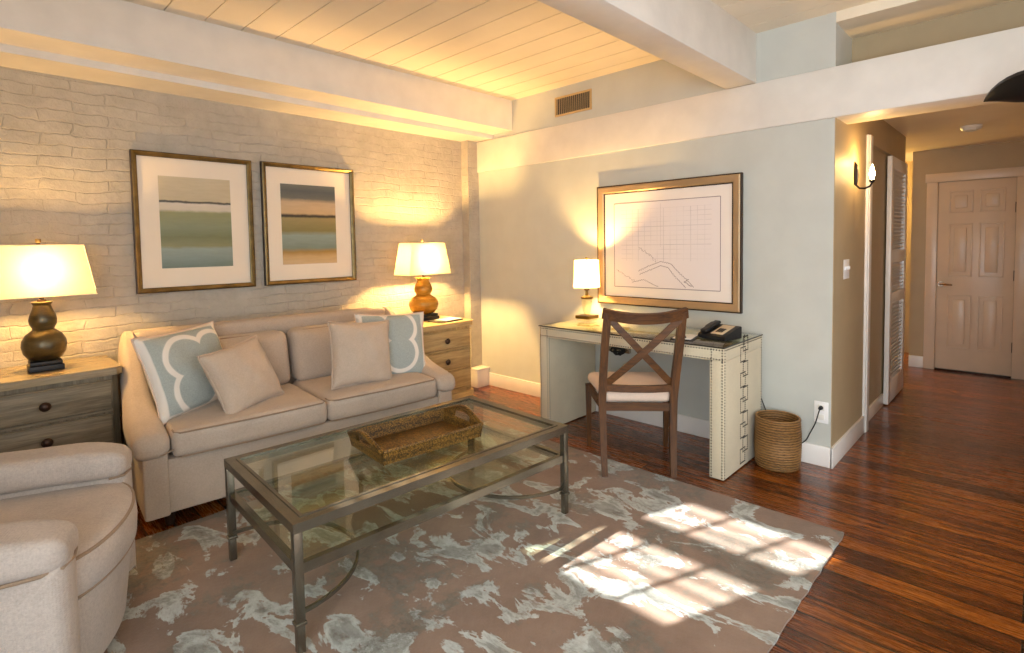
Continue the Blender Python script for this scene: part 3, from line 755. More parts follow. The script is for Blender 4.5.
# ------------------------------------------------------------------ gourd lamps
def gourd_lamp(loc, label, mat, k=1.0, wid=1.0, shm='shade'):
    r = thing('table_lamp', label, 'table lamp', loc)
    bm = bmesh.new(); a = 0.075 * k
    box(bm, -a, a, -a, a, 0, 0.030, 0.004); box(bm, -a * 0.92, a * 0.92, -a * 0.92, a * 0.92, 0.030, 0.052, 0.006)
    obj('base', bm, M['black'], r)
    p = [(0.050, 0.052), (0.072, 0.062), (0.092, 0.092), (0.100, 0.130), (0.096, 0.160), (0.080, 0.190), (0.058, 0.208), (0.048, 0.217), (0.050, 0.226), (0.060, 0.246), (0.062, 0.268), (0.056, 0.295), (0.044, 0.325), (0.039, 0.345), (0.046, 0.358), (0.047, 0.363), (0.036, 0.366), (0.0, 0.366)]
    obj('body', L([(x * k, z) for x, z in p], 40), mat, r)
    obj('neck', L([(0.012, 0.362), (0.020, 0.366), (0.020, 0.374), (0.010, 0.378), (0.010, 0.405), (0.018, 0.410), (0.018, 0.44), (0.008, 0.445), (0.006, 0.67), (0, 0.67)], 14), M['knob'], r)
    w0, d0, w1, d1, z0, z1 = 0.222 * wid, 0.118, 0.180 * wid, 0.092, 0.395, 0.665
    bm = bmesh.new(); n = 8
    def ring(u):
        w, d, z = w0 + (w1 - w0) * u, d0 + (d1 - d0) * u, z0 + (z1 - z0) * u; c = 0.006
        return [(-w + c, -d, z), (w - c, -d, z), (w, -d + c, z), (w, d - c, z), (w - c, d, z), (-w + c, d, z), (-w, d - c, z), (-w, -d + c, z)]
    rows = [[bm.verts.new(q) for q in ring(i / n)] for i in range(n + 1)]
    for A, D in zip(rows, rows[1:]):
        for q in range(8): bm.faces.new((A[q], A[(q + 1) % 8], D[(q + 1) % 8], D[q]))
    sh = obj('lamp_shade', bm, M[shm], r)
    for u in (0, 1): obj('shade_trim', T(ring(u), 0.0024, 6, closed=True), M['mat'], sh)
    obj('shade_spider', T([(-w1, 0, z1 - 0.004), (w1, 0, z1 - 0.004)], 0.002, 6), M['gold'], sh)
    bm = L([(0.004, 0.665), (0.010, 0.668), (0.006, 0.675), (0.012, 0.680), (0.012, 0.697), (0.0, 0.699)], 12)
    obj('finial', bm, M['gold'], r)
    return r
LA = gourd_lamp((0.315, 3.80, 0.755), 'olive bronze gourd lamp with tapered white shade on the grey nightstand', M['gourdbronze'], 0.96)
LB = gourd_lamp((2.835, 3.83, 0.742), 'amber gold gourd lamp with tapered white shade on the corner nightstand', M['gourdgold'], 1.3, 1.0, 'shade2')

o = thing('notepad_folder', 'dark open folder with white paper lying on the corner nightstand', 'folder', (2.90, 3.60, 0.742), 0.12)
obj('cover', B(-0.14, 0.12, -0.085, 0.085, 0, 0.008, 0.002), M['black'], o)
obj('sheet', B(-0.075, 0.125, -0.07, 0.075, 0.008, 0.014, 0.002), M['paper'], o)

# ------------------------------------------------------------------ sofa
SW = 0.885          # half length
sf = thing('sofa', 'two-cushion oatmeal linen sofa with sloping arms against the brick wall', 'sofa', (1.505, 3.418, 0), math.radians(-4.6))
def sofa_side_top(y):
    pts = [(-0.49, 0.495), (-0.36, 0.515), (-0.22, 0.545), (-0.08, 0.60), (0.05, 0.69), (0.17, 0.80), (0.26, 0.875), (0.34, 0.905), (0.5, 0.905)]
    for (a, b), (c, d) in zip(pts, pts[1:]):
        if y <= c:
            u = max(0, (y - a) / (c - a)); return b + (d - b) * u
    return pts[-1][1]
FR = obj('frame', RB(-SW + 0.04, SW - 0.04, -0.452, 0.44, 0.085, 0.355, 0.012), M['sofa'], sf)
for sx in (-1, 1):
    def armfn(p, sx=sx):
        zt = sofa_side_top(p.y)
        u = (p.z - 0.36) / 0.14
        q = Vector(p)
        q.z = 0.37 + (zt - 0.37) * u
        t = min(1, max(0, (p.y + 0.1) / 0.4))            # slimmer towards the back
        cx = sx * (SW - 0.045)
        q.x = cx + (p.x - cx) * (1 - 0.30 * t) + sx * 0.012 * (1 - t)
        if p.y < -0.40: q.z = 0.37 + (q.z - 0.37) * (1 - 0.25 * ((-0.40 - p.y) / 0.09) ** 2)
        return q
    cx = sx * (SW - 0.045)
    A = obj('arm', RB(cx - 0.078, cx + 0.078, -0.49, 0.44, 0.36, 0.50, 0.055, armfn, 5, 14), M['sofa'], sf)
    obj('arm_panel', RB(cx - 0.055, cx + 0.052, -0.468, 0.42, 0.08, 0.40, 0.012), M['sofa'], A)
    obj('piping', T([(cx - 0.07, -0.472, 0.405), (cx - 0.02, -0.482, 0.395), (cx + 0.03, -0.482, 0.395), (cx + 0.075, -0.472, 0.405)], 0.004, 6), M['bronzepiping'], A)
def backfn(p):
    q = Vector(p); q.y += (p.z - 0.3) * 0.06
    return q
obj('backrest', RB(-SW + 0.06, SW - 0.06, 0.27, 0.42, 0.20, 0.905, 0.035, backfn), M['sofa'], sf)
for sx in (-1, 1):
    a, b = (-SW + 0.115, 0.010) if sx < 0 else (0.014, SW - 0.115)
    def cf(p, a=a, b=b):
        u = (p.x - (a + b) / 2) / ((b - a) / 2); w = (p.y + 0.15) / 0.34
        q = Vector(p); k = (1 - u * u) * (1 - min(1, w * w))
        if p.z > 0.43: q.z += 0.022 * k + 0.004 * hnoise(p.x * 1.5, p.y * 1.5)
        if p.y < -0.4: q.y -= 0.012 * (1 - u * u)
        return q
    q = obj('seat_cushion', RB(a, b, -0.485, 0.16, 0.355, 0.495, 0.038, cf, 4, 12), M['sofa'], sf)
    bm = bmesh.new()
    for z, off in ((0.366, 0.004), (0.484, 0.004)):
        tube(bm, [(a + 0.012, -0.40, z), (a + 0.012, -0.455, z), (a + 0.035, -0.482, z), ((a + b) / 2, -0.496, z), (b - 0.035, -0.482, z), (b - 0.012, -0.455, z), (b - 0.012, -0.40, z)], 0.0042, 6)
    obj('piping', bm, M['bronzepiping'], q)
    def bf(p, a=a, b=b):
        u = (p.x - (a + b) / 2) / ((b - a) / 2); w = (p.z - 0.66) / 0.18
        k = max(0, (1 - u * u)) * max(0.0, (1 - w * w))
        q = Vector(p)
        if p.y < 0.15: q.y -= 0.055 * k ** 0.7 - 0.006 * hnoise(p.x * 1.7, p.z * 2.1)
        q.y += (p.z - 0.49) * 0.20
        return q
    q = obj('back_cushion', RB(a + 0.012, b - 0.012, 0.06, 0.215, 0.49, 0.835, 0.05, bf, 4, 12), M['sofa'], sf)
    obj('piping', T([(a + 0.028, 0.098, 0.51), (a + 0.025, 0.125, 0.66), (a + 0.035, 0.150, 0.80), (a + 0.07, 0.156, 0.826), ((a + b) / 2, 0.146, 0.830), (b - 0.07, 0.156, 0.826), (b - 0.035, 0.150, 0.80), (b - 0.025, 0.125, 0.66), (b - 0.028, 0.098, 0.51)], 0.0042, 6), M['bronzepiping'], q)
for sx in (-1, 1):
    for y in (-0.40, 0.36):
        obj('foot', L([(0.02, 0.012 if y < 0 else 0.0), (0.028, 0.085)], 12, (sx * (SW - 0.10), y)), M['knob'], sf)

# ------------------------------------------------------------------ throw pillows
def pillow(loc, w, h, t, rx, ry, rz, m, label, knife=False, seed=0):
    r = thing('throw_pillow', label, 'pillow', loc, rot=(0, 0, 0))
    r.rotation_euler = (Matrix.Rotation(math.radians(rz), 3, 'Z') @ Matrix.Rotation(math.radians(rx), 3, 'X') @ Matrix.Rotation(math.radians(ry), 3, 'Y')).to_euler()
    n = 24; bm = bmesh.new(); rim = []
    def P(i, j, s):
        u = -1 + 2 * i / n; v = -1 + 2 * j / n
        pin = 0.075
        x = u * w / 2 * (1 - pin * (1 - v * v) * abs(u) ** 2); z = v * h / 2 * (1 - pin * (1 - u * u) * abs(v) ** 2)
        th = t / 2 * ((1 - u ** 2) * (1 - v ** 2)) ** 0.42
        th *= 1 + 0.07 * hnoise(u * 1.3 + seed, v * 1.3 - seed)
        fold = 0.006 * math.sin(9 * u * v + seed) * (u * u * v * v)
        return (x, s * th + fold, z)
    g = {}
    for s in (-1, 1):
        for i in range(n + 1):
            for j in range(n + 1):
                if s == 1 and (i in (0, n) or j in (0, n)): g[(s, i, j)] = g[(-1, i, j)]
                else: g[(s, i, j)] = bm.verts.new(P(i, j, s))
        for i in range(n):
            for j in range(n): bm.faces.new((g[(s, i, j)], g[(s, i + 1, j)], g[(s, i + 1, j + 1)], g[(s, i, j + 1)]))
    loop = [P(i, 0, 1) for i in range(n)] + [P(n, j, 1) for j in range(n)] + [P(n - i, n, 1) for i in range(n)] + [P(0, n - j, 1) for j in range(n)]
    cv = obj('cover', bm, m, r, sharp=80)
    obj('piping', T(loop, 0.0045, 6, closed=True), M['seat'] if knife else m, r)
    return r
pillow((0.885, 3.385, 0.715), 0.50, 0.47, 0.17, -20, -3, 24, M['trellis'], 'blue trellis throw pillow propped in the sofa end next to the grey nightstand', True, 1)
pillow((1.105, 3.20, 0.665), 0.395, 0.385, 0.17, -24, -8, 20, M['pillow'], 'plain beige throw pillow slumped against the blue trellis pillow', False, 2)
pillow((1.805, 3.12, 0.695), 0.42, 0.42, 0.17, -14, 5, -4, M['pillow'], 'plain beige throw pillow standing upright before the lamp-side blue pillow', False, 3)
pillow((2.10, 3.215, 0.69), 0.50, 0.46, 0.15, -14, 183, -14, M['trellis'], 'blue trellis throw pillow tucked into the sofa end near the amber lamp', True, 4)

# ------------------------------------------------------------------ tub armchair
ac = thing('armchair', 'pale tweed tub armchair with rounded arms and loose seat cushion', 'armchair', (-0.028, 2.445, 0), math.radians(-22))
def upath(rad, xf, n=16, xc=-0.36):
    p = [(xf, -rad)]
    for k in range(6): p.append((xf + (xc - xf) * (k + 1) / 7, -rad))
    for k in range(n + 1):
        a = -PI / 2 - PI * k / n; p.append((xc + rad * 0.95 * math.cos(a), rad * math.sin(a)))
    for k in range(6): p.append((xc + (xf - xc) * (k + 1) / 7, rad))
    p.append((xf, rad)); return p
# shell : inside wall, outside wall
def shell():
    bm = bmesh.new(); out = upath(0.425, 0.35); inn = upath(0.275, 0.35)
    n = len(out); zt = []
    for i in range(n):
        u = abs(i / (n - 1) - 0.5) * 2; zt.append(0.52 + 0.20 * max(0, 1 - (u / 0.62) ** 2))
    sec = []
    for i in range(n):
        ox, oy = out[i]; ix, iy = inn[i]; s = 1.0
        sec.append([bm.verts.new(v) for v in ((ox * 1.0, oy * 0.95, 0.07), (ox, oy, 0.36), (ox, oy, zt[i] - 0.03), (ox + (ix - ox) * 0.2, oy + (iy - oy) * 0.2, zt[i]), (ox + (ix - ox) * 0.8, oy + (iy - oy) * 0.8, zt[i]), (ix, iy, zt[i] - 0.03), (ix, iy, 0.10))])
    for a, b in zip(sec, sec[1:]):
        for k in range(6): bm.faces.new((a[k], a[k + 1], b[k + 1], b[k]))
        bm.faces.new((a[6], a[0], b[0], b[6]))
    for end in (0, -1):
        prev = sec[end]; cen = Vector((0, (out[end][1] + inn[end][1]) / 2, 0))
        for k in (1, 2, 3):
            a_ = PI / 2 * k / 3.3; new = []
            for v_ in sec[end]:
                q = v_.co.copy(); q.y = cen.y + (q.y - cen.y) * math.cos(a_); q.x += 0.035 * math.sin(a_); new.append(bm.verts.new(q))
            for i in range(7): bm.faces.new((prev[i], prev[(i + 1) % 7], new[(i + 1) % 7], new[i]))
            prev = new
        bm.faces.new(prev)
    return bm
obj('shell', bevel_all(shell(), 0.006), M['armchair'], ac, sharp=50)
for sy in (-1, 1):
    def capfn(p, sy=sy):
        q = Vector(p); u = (0.37 - p.x) / 0.42
        q.z += 0.008 * u + 0.005 * hnoise(p.x * 1.4, p.y * 2.0 + sy)
        f = max(0.0, (p.x - 0.20) / 0.185)
        q.y = sy * 0.35 + (p.y - sy * 0.35) * (1 - 0.28 * f ** 2.5) - sy * 0.012 * f
        q.z -= 0.022 * f * f * (p.z - 0.49) / 0.115
        return q
    c = obj('arm_cap', RB(-0.08, 0.385, sy * 0.35 - 0.100, sy * 0.35 + 0.100, 0.49, 0.605, 0.042, capfn, 5, 10), M['armchair'], ac)
    obj('piping', T([(-0.07, sy * 0.35 + sy * 0.1, 0.503), (0.2, sy * 0.345 + sy * 0.1, 0.498), (0.33, sy * 0.345 + sy * 0.078, 0.497), (0.375, sy * 0.34 + sy * 0.055, 0.497), (0.384, sy * 0.34, 0.497), (0.375, sy * 0.34 - sy * 0.055, 0.497), (0.33, sy * 0.345 - sy * 0.078, 0.497)], 0.0055, 6), M['bronzepiping'], c)
def seat_outline(k, r):
    pts = []
    for i in range(25):
        y = -k + 2 * k * i / 24; u = y / k
        pts.append((r - 0.085 * u * u - 0.05 * u ** 8, y))
    pts += [(0.1, k), (-0.25, k * 0.9), (-0.45, k * 0.5), (-0.5, 0), (-0.45, -k * 0.5), (-0.25, -k * 0.9), (0.1, -k)]
    return pts
def puffed(k, r, z0, z1, crown, rad=0.03):
    bm = bmesh.new(); o = seat_outline(k, r); n = len(o); rows = []
    for f, z in ((0.90, z0), (0.975, z0 + 0.003), (1.0, z0 + rad * 0.6), (1.008, (z0 + z1) / 2), (1.0, z1 - rad * 0.6), (0.975, z1 - 0.004), (0.9, z1 + crown * 0.3), (0.7, z1 + crown * 0.7), (0.4, z1 + crown)):
        rows.append([bm.verts.new((x * f, y * f, z)) for x, y in o])
    for a, b in zip(rows, rows[1:]):
        for i in range(n): bm.faces.new((a[i], a[(i + 1) % n], b[(i + 1) % n], b[i]))
    bm.faces.new(rows[0][::-1]); bm.faces.new(rows[-1])
    return bm, o
bm, o_ = puffed(0.335, 0.455, 0.335, 0.472, 0.02)
sc_ = obj('seat_cushion', bm, M['armchair'], ac, sharp=60)
bm = bmesh.new()
for z, f in ((0.345, 0.985), (0.462, 0.985)): tube(bm, [(x * f, y * f, z) for x, y in o_[:25]], 0.006, 6)
obj('piping', bm, M['bronzepiping'], sc_)
bm = prism(bmesh.new(), [(x * 0.965, y * 1.02) for x, y in seat_outline(0.335, 0.455)], 0.07, 0.335)
for v_ in bm.verts:
    if v_.co.z < 0.1: v_.co.x *= 0.93; v_.co.y *= 0.95
obj('seat_base', bevel_all(bm, 0.010), M['armchair'], ac, sharp=50)
obj('swivel_base', L([(0.26, 0.012), (0.27, 0.03), (0.26, 0.075), (0.0, 0.075)], 24, (-0.10, 0)), M['knob'], ac)

# ------------------------------------------------------------------ rug
def rug_bm():
    bm = bmesh.new(); x0, x1, y0, y1 = -0.65, 2.833, 0.610, 3.035; nx, ny = 60, 42
    g = [[None] * (ny + 1) for _ in range(nx + 1)]
    for i in range(nx + 1):
        for j in range(ny + 1):
            x = x0 + (x1 - x0) * i / nx; y = y0 + (y1 - y0) * j / ny
            if i in (0, nx): x += 0.004 * hnoise(y * 5, 1.0)
            if j in (0, ny): y += 0.004 * hnoise(x * 5, 2.0)
            g[i][j] = bm.verts.new((x, y, 0.010 + 0.0008 * hnoise(x * 2, y * 2)))
    for i in range(nx):
        for j in range(ny): bm.faces.new((g[i][j], g[i + 1][j], g[i + 1][j + 1], g[i][j + 1]))
    r = bmesh.ops.extrude_face_region(bm, geom=list(bm.faces))
    for v_ in r['geom']:
        if isinstance(v_, bmesh.types.BMVert): v_.co.z = 0.0005
    return bm
tag(obj('area_rug', rug_bm(), M['rug']), 'large taupe area rug with pale and charcoal abstract blotches on the floor', 'rug')

# ------------------------------------------------------------------ coffee table
ct = thing('coffee_table', 'rectangular pewter metal coffee table with glass top and lower glass shelf', 'coffee table', (1.449, 2.105, 0.0115), math.radians(-3.0))
HL, HD, ZT = 0.690, 0.395, 0.452
def rect_frame(hl, hd, z0, z1, w, bev=0.004):
    bm = bmesh.new()
    o = [(-hl, -hd), (hl, -hd), (hl, hd), (-hl, hd)]; i_ = [(-hl + w, -hd + w), (hl - w, -hd + w), (hl - w, hd - w), (-hl + w, hd - w)]
    rows = []
    for pts, z in ((o, z0), (o, z1), (i_, z1), (i_, z0)): rows.append([bm.verts.new((x, y, z)) for x, y in pts])
    for a, b in zip(rows, rows[1:] + rows[:1]):
        for k in range(4): bm.faces.new((a[k], a[(k + 1) % 4], b[(k + 1) % 4], b[k]))
    return bevel_all(bm, bev) if bev else bm
obj('top_frame', rect_frame(HL, HD, ZT - 0.034, ZT, 0.044), M['pewter'], ct)
bm = rect_frame(HL - 0.038, HD - 0.038, ZT - 0.012, ZT + 0.003, 0.012)
obj('top_bead', bm, M['pewter'], ct)
obj('glass_top', B(-HL + 0.044, HL - 0.044, -HD + 0.044, HD - 0.044, ZT - 0.012, ZT - 0.003), M['glass'], ct)
obj('shelf_frame', rect_frame(HL - 0.008, HD - 0.008, 0.270, 0.305, 0.026), M['pewter'], ct)
obj('glass_shelf', B(-HL + 0.03, HL - 0.03, -HD + 0.03, HD - 0.03, 0.292, 0.300), M['glass'], ct)
for sx in (-1, 1):
    for sy in (-1, 1):
        bm = bmesh.new(); cx, cy = sx * (HL - 0.016), sy * (HD - 0.016)
        box(bm, cx - 0.0155, cx + 0.0155, cy - 0.0155, cy + 0.0155, 0.1, ZT - 0.02, 0.003); box(bm, cx - 0.014, cx + 0.014, cy - 0.014, cy + 0.014, 0.0, 0.108, 0.003); box(bm, cx - 0.019, cx + 0.019, cy - 0.019, cy + 0.019, 0.097, 0.108, 0.002)
        obj('leg', bm, M['pewter'], ct)
    pts = []
    for k in range(21):
        a = PI * k / 20; pts.append((sx * (HL - 0.018 - 0.36 * math.sin(a)), -(HD - 0.03) * math.cos(a), 0.125))
    obj('stretcher', sweep_rect(bmesh.new(), pts, 0.015, 0.010, (0, 0, 1)), M['pewter'], ct)

# ------------------------------------------------------------------ wicker tray
tr = thing('wicker_tray', 'rectangular woven rattan tray with raised handles on the glass coffee table', 'tray', (1.478, 2.075, 0.4625), math.radians(-5.5))
a, b = 0.250, 0.160
def tray_wall(sec, close):
    pass
obj('tray_base', B(-a + 0.01, a - 0.01, -b + 0.01, b - 0.01, 0.0, 0.010, 0.003), M['wicker'], tr)
for sy in (-1, 1):
    bm = bmesh.new(); n = 20; rows = []
    for i in range(n + 1):
        u = -1 + 2 * i / n; x = u * (a + 0.004)
        z = 0.058 + 0.008 * max(0, (abs(u) - 0.8) / 0.2)
        rows.append([bm.verts.new(v_) for v_ in ((x, sy * (b - 0.004), 0.0), (x * 1.02, sy * (b + 0.010), z), (x * 1.01, sy * (b - 0.004), z), (x * 0.99, sy * (b - 0.018), 0.0))])
    for p, q in zip(rows, rows[1:]):
        for k in range(4): bm.faces.new((p[k], p[(k + 1) % 4], q[(k + 1) % 4], q[k]))
    bm.faces.new(rows[0]); bm.faces.new(rows[-1][::-1])
    s_ = obj('side_wall', bm, M['wicker'], tr)
    obj('rim', T([((a + 0.004) * (-1 + 2 * i / 20) * 1.015, sy * (b + 0.004), 0.060) for i in range(21)], 0.009, 8), M['wicker'], s_)
for sx in (-1, 1):
    # end wall with a cut-out handle
    def ztop(v): return 0.060 + 0.045 * max(0, math.cos(v * PI / 2)) ** 1.2
    bm = bmesh.new(); n = 24; ring = []
    def X(z, off): return sx * (a - 0.004 + z * 0.25 + off)
    cols = [-1 + 2 * i / n for i in range(n + 1)]
    for v_ in cols:
        y = v_ * (b + 0.004); zt = ztop(v_)
        hole = abs(v_) < 0.42
        zs = [0.0, 0.048, 0.082 if True else 0, zt] if True else None
        zs = [0.0, 0.046, max(0.0465, zt - 0.020), zt]
        ring.append([[bm.verts.new((X(z, o_), y, z)) for o_ in (-0.006, 0.006)] for z in zs])
    for i in range(n):
        vm = (cols[i] + cols[i + 1]) / 2; hole = abs(vm) < 0.42
        for k in range(3):
            if k == 1 and hole: continue
            for o_ in (0, 1): bm.faces.new((ring[i][k][o_], ring[i + 1][k][o_], ring[i + 1][k + 1][o_], ring[i][k + 1][o_]))
        bm.faces.new((ring[i][3][0], ring[i + 1][3][0], ring[i + 1][3][1], ring[i][3][1]))
        if hole:
            for k in (1, 2): bm.faces.new((ring[i][k][0], ring[i + 1][k][0], ring[i + 1][k][1], ring[i][k][1]))
    e_ = obj('end_wall', bm, M['wicker'], tr)
    obj('handle', T([(X(ztop(-1 + 2 * i / 24), 0), (-1 + 2 * i / 24) * (b + 0.004), ztop(-1 + 2 * i / 24)) for i in range(25)], 0.010, 8), M['wicker'], e_)
    obj('grip_wrap', T([(X(0.046 + 0, 0), yv * (b + 0.004), 0.046) for yv in (-0.42, 0, 0.42)], 0.006, 8), M['wicker'], e_)

# ------------------------------------------------------------------ desk
DX0, DX1, DY0, DY1, DZ = 3.005, 3.595, 1.252, 2.640, 0.780
dk = thing('writing_desk', 'ivory upholstered writing desk with dark nailhead trim against the wall', 'desk', (3.30, 1.946, 0))
ox, oy = -3.2175, -1.946
hx = (DX1 - DX0) / 2; hy = (DY1 - DY0) / 2; lw = 0.085
def nails(bm, p0, p1, nrm, sp=0.017, r=0.0062):
    p0, p1, nrm = Vector(p0), Vector(p1), Vector(nrm).normalized()
    t = (p1 - p0); n = max(1, int(round(t.length / sp))); t /= n; u = t.normalized(); w = nrm.cross(u)
    for i in range(n + 1):
        c = p0 + t * i
        ring = [bm.verts.new(c + (u * math.cos(2 * PI * k / 6) + w * math.sin(2 * PI * k / 6)) * r - nrm * 0.001) for k in range(6)]
        tip = bm.verts.new(c + nrm * r * 0.65)
        for k in range(6): bm.faces.new((ring[k], ring[(k + 1) % 6], tip))
obj('desk_top', B(-hx, hx, -hy, hy, DZ - lw, DZ - 0.010, 0.004), M['linen'], dk)
for sy in (-1, 1):
    y0, y1 = (-hy, -hy + lw) if sy < 0 else (hy - lw, hy)
    lg = obj('side_panel', B(-hx, hx, y0, y1, 0.008, DZ - lw, 0.004), M['linen'], dk)
    bm = bmesh.new(); i = 0.011
    for y in (y0 + i, y1 - i): nails(bm, (-hx, y, 0.02), (-hx, y, DZ - lw - 0.006), (-1, 0, 0))
    yo = y0 if sy < 0 else y1; ny = (0, sy, 0)
    nails(bm, (-hx + i, yo, 0.02), (-hx + i, yo, DZ - 0.02), ny); nails(bm, (hx - i, yo, 0.02), (hx - i, yo, DZ - 0.02), ny); nails(bm, (-hx + i, yo, DZ - 0.021), (hx - i, yo, DZ - 0.021), ny)
    yi = y1 if sy < 0 else y0
    nails(bm, (-hx + i, yi, 0.02), (-hx + i, yi, DZ - lw - 0.01), (0, -sy, 0))
    if sy < 0:
        # linked squares running down the outer face
        S = 0.155; z = 0.035
        while z < 0.70:
            for cx_, z0, z1 in ((-0.020, z, z + 0.085), (0.020, z + 0.062, z + 0.147)):
                q = [(cx_ - 0.036, yo, z0), (cx_ + 0.036, yo, z0), (cx_ + 0.036, yo, z1), (cx_ - 0.036, yo, z1)]
                for k in range(4): nails(bm, q[k], q[(k + 1) % 4], ny, 0.0125, 0.0064)
            nails(bm, (0, yo, z + 0.147), (0, yo, z + 0.155), ny, 0.0125, 0.0064)
            z += S
        nails(bm, (0.0, yo, z), (0.0, yo, DZ - 0.025), ny, 0.0125, 0.0064)
    n_ = obj('nailhead_trim', bm, M['nail'], lg); n_['kind'] = 'stuff'
    for sx in (-1, 1): obj('glide', L([(0.012, 0), (0.014, 0.009)], 10, (sx * (hx - 0.03), (y0 + y1) / 2)), M['black'], lg)
bm = bmesh.new()
for z in (DZ - 0.021, DZ - lw + 0.010): nails(bm, (-hx, -hy + 0.01, z), (-hx, hy - 0.01, z), (-1, 0, 0))
for y in (-hy + 0.011, -hy + lw - 0.011, hy - lw + 0.011, hy - 0.011): nails(bm, (-hx, y, DZ - lw), (-hx, y, DZ - 0.02), (-1, 0, 0))
n_ = obj('nailhead_trim', bm, M['nail'], dk); n_['kind'] = 'stuff'
obj('glass_cover', B(-hx - 0.003, hx + 0.003, -hy - 0.003, hy + 0.003, DZ - 0.0095, DZ - 0.001, 0.002), M['glass'], dk)
bm = rect_frame(hx + 0.004, hy + 0.004, DZ - 0.009, DZ - 0.002, 0.004, 0)
obj('glass_edge', bm, M['nail'], dk)

# cable coil under the desk, lamp flex
def coil():
    bm = bmesh.new(); pts = []
    for k in range(70):
        a = k * 0.62; pts.append((0.02 * math.sin(a * 0.37), 0.055 * math.cos(a) * (1 + 0.2 * math.sin(k)), 0.026 * math.sin(a) + 0.012 * math.sin(k * 1.7)))
    return tube(bm, pts, 0.004, 6)
cb = thing('power_strip', 'small power strip with coiled cables on the wall under the desk', 'power strip', (3.60, 2.36, 0.545))
obj('housing', B(0.0, 0.028, -0.12, 0.10, -0.025, 0.020, 0.004), M['chrome'], cb)
obj('cable', coil(), M['black'], cb, loc=(-0.022, -0.03, -0.005))
cd = thing('power_lead', 'thin black cord hanging from the wall outlet behind the wastebasket', 'cord', (0, 0, 0))
obj('plug', T([(3.621, 0.914, 0.359), (3.598, 0.914, 0.359)], [0.013, 0.010], 10), M['black'], cd)
P_ = [(3.600, 0.914, 0.359), (3.585, 0.918, 0.335), (3.588, 0.935, 0.27), (3.592, 0.965, 0.20), (3.595, 0.995, 0.14), (3.60, 1.06, 0.10), (3.60, 1.14, 0.12), (3.603, 1.20, 0.22), (3.606, 1.26, 0.36), (3.606, 1.32, 0.52), (3.606, 1.34, 0.70)]
def smooth(P, n=6):
    P = [Vector(p) for p in P]; out = []
    for i in range(len(P) - 1):
        p0, p1, p2, p3 = P[max(i - 1, 0)], P[i], P[i + 1], P[min(i + 2, len(P) - 1)]
        for k in range(n):
            t = k / n
            out.append(0.5 * ((2 * p1) + (-p0 + p2) * t + (2 * p0 - 5 * p1 + 4 * p2 - p3) * t * t + (-p0 + 3 * p1 - 3 * p2 + p3) * t ** 3))
    return out + [P[-1]]
obj('cable', T(smooth(P_), 0.0035, 6), M['black'], cd)

# ------------------------------------------------------------------ desk lamp
dl = thing('desk_lamp', 'small crystal column lamp with glowing drum shade on the desk', 'table lamp', (3.42, 2.506, 0.780))
dl.scale = (1.38, 1.38, 1.40)
obj('base', RB(-0.048, 0.048, -0.048, 0.048, 0.012, 0.030, 0.003), plain('antique_brass', col(120, 96, 48), 0.3, 0.85), dl)
obj('foot', B(-0.042, 0.042, -0.042, 0.042, 0, 0.012, 0.003), M['crystal'], dl)
obj('column', L([(0.010, 0.030), (0.020, 0.036), (0.016, 0.042), (0.021, 0.048), (0.026, 0.075), (0.030, 0.110), (0.030, 0.130), (0.014, 0.133)], 8), M['crystal'], dl, sharp=20)
obj('collar', L([(0.014, 0.118), (0.034, 0.122), (0.036, 0.132), (0.020, 0.136), (0.010, 0.140), (0.008, 0.165), (0.016, 0.170), (0.016, 0.178), (0.006, 0.180), (0.004, 0.34), (0, 0.34)], 16), plain('dark_brass', col(104, 84, 42), 0.3, 0.85), dl)
bm = bmesh.new(); rows = []
for r_, z in ((0.074, 0.186), (0.072, 0.23), (0.070, 0.28), (0.068, 0.335)): rows.append([bm.verts.new((r_ * math.cos(2 * PI * k / 32), r_ * math.sin(2 * PI * k / 32), z)) for k in range(32)])
for p, q in zip(rows, rows[1:]):
    for k in range(32): bm.faces.new((p[k], p[(k + 1) % 32], q[(k + 1) % 32], q[k]))
sh = obj('lamp_shade', bm, M['shade'], dl)
obj('finial', L([(0.004, 0.335), (0.008, 0.34), (0.007, 0.352), (0, 0.355)], 10), M['gold'], dl)

# ------------------------------------------------------------------ telephone etc.
ph = thing('telephone', 'black desk telephone with beige keypad panel on the desk glass', 'telephone', (3.29, 1.40, 0.780), math.radians(-101))
ph.scale = (0.9, 0.9, 0.9)
def wedge():
    bm = bmesh.new(); p = [(-0.095, 0.0), (-0.095, 0.026), (-0.085, 0.034), (0.085, 0.082), (0.098, 0.078), (0.098, 0.0)]
    a_ = [bm.verts.new((-0.105, y, z)) for y, z in p]; b_ = [bm.verts.new((0.105, y, z)) for y, z in p]
    for i in range(6): bm.faces.new((a_[i], a_[(i + 1) % 6], b_[(i + 1) % 6], b_[i]))
    bm.faces.new(a_[::-1]); bm.faces.new(b_); return bevel_all(bm, 0.005)
obj('base', wedge(), M['black'], ph)
sl = math.atan2(0.048, 0.17)
def on_slope(bm): 
    bmesh.ops.rotate(bm, verts=bm.verts, cent=(0, 0, 0), matrix=Matrix.Rotation(sl, 3, 'X')); bmesh.ops.translate(bm, verts=bm.verts, vec=(0, -0.085, 0.034)); return bm
fp = obj('keypad_panel', on_slope(B(-0.020, 0.072, 0.012, 0.165, -0.002, 0.003, 0.001)), plain('phone_panel', col(212, 192, 160), 0.5), ph)
bm = bmesh.new()
for i in range(3):
    for j in range(4): box(bm, 0.000 + i * 0.018, 0.013 + i * 0.018, 0.040 + j * 0.016, 0.051 + j * 0.016, 0.002, 0.006, 0.001)
obj('keypad_buttons', on_slope(bm), M['black'], fp)
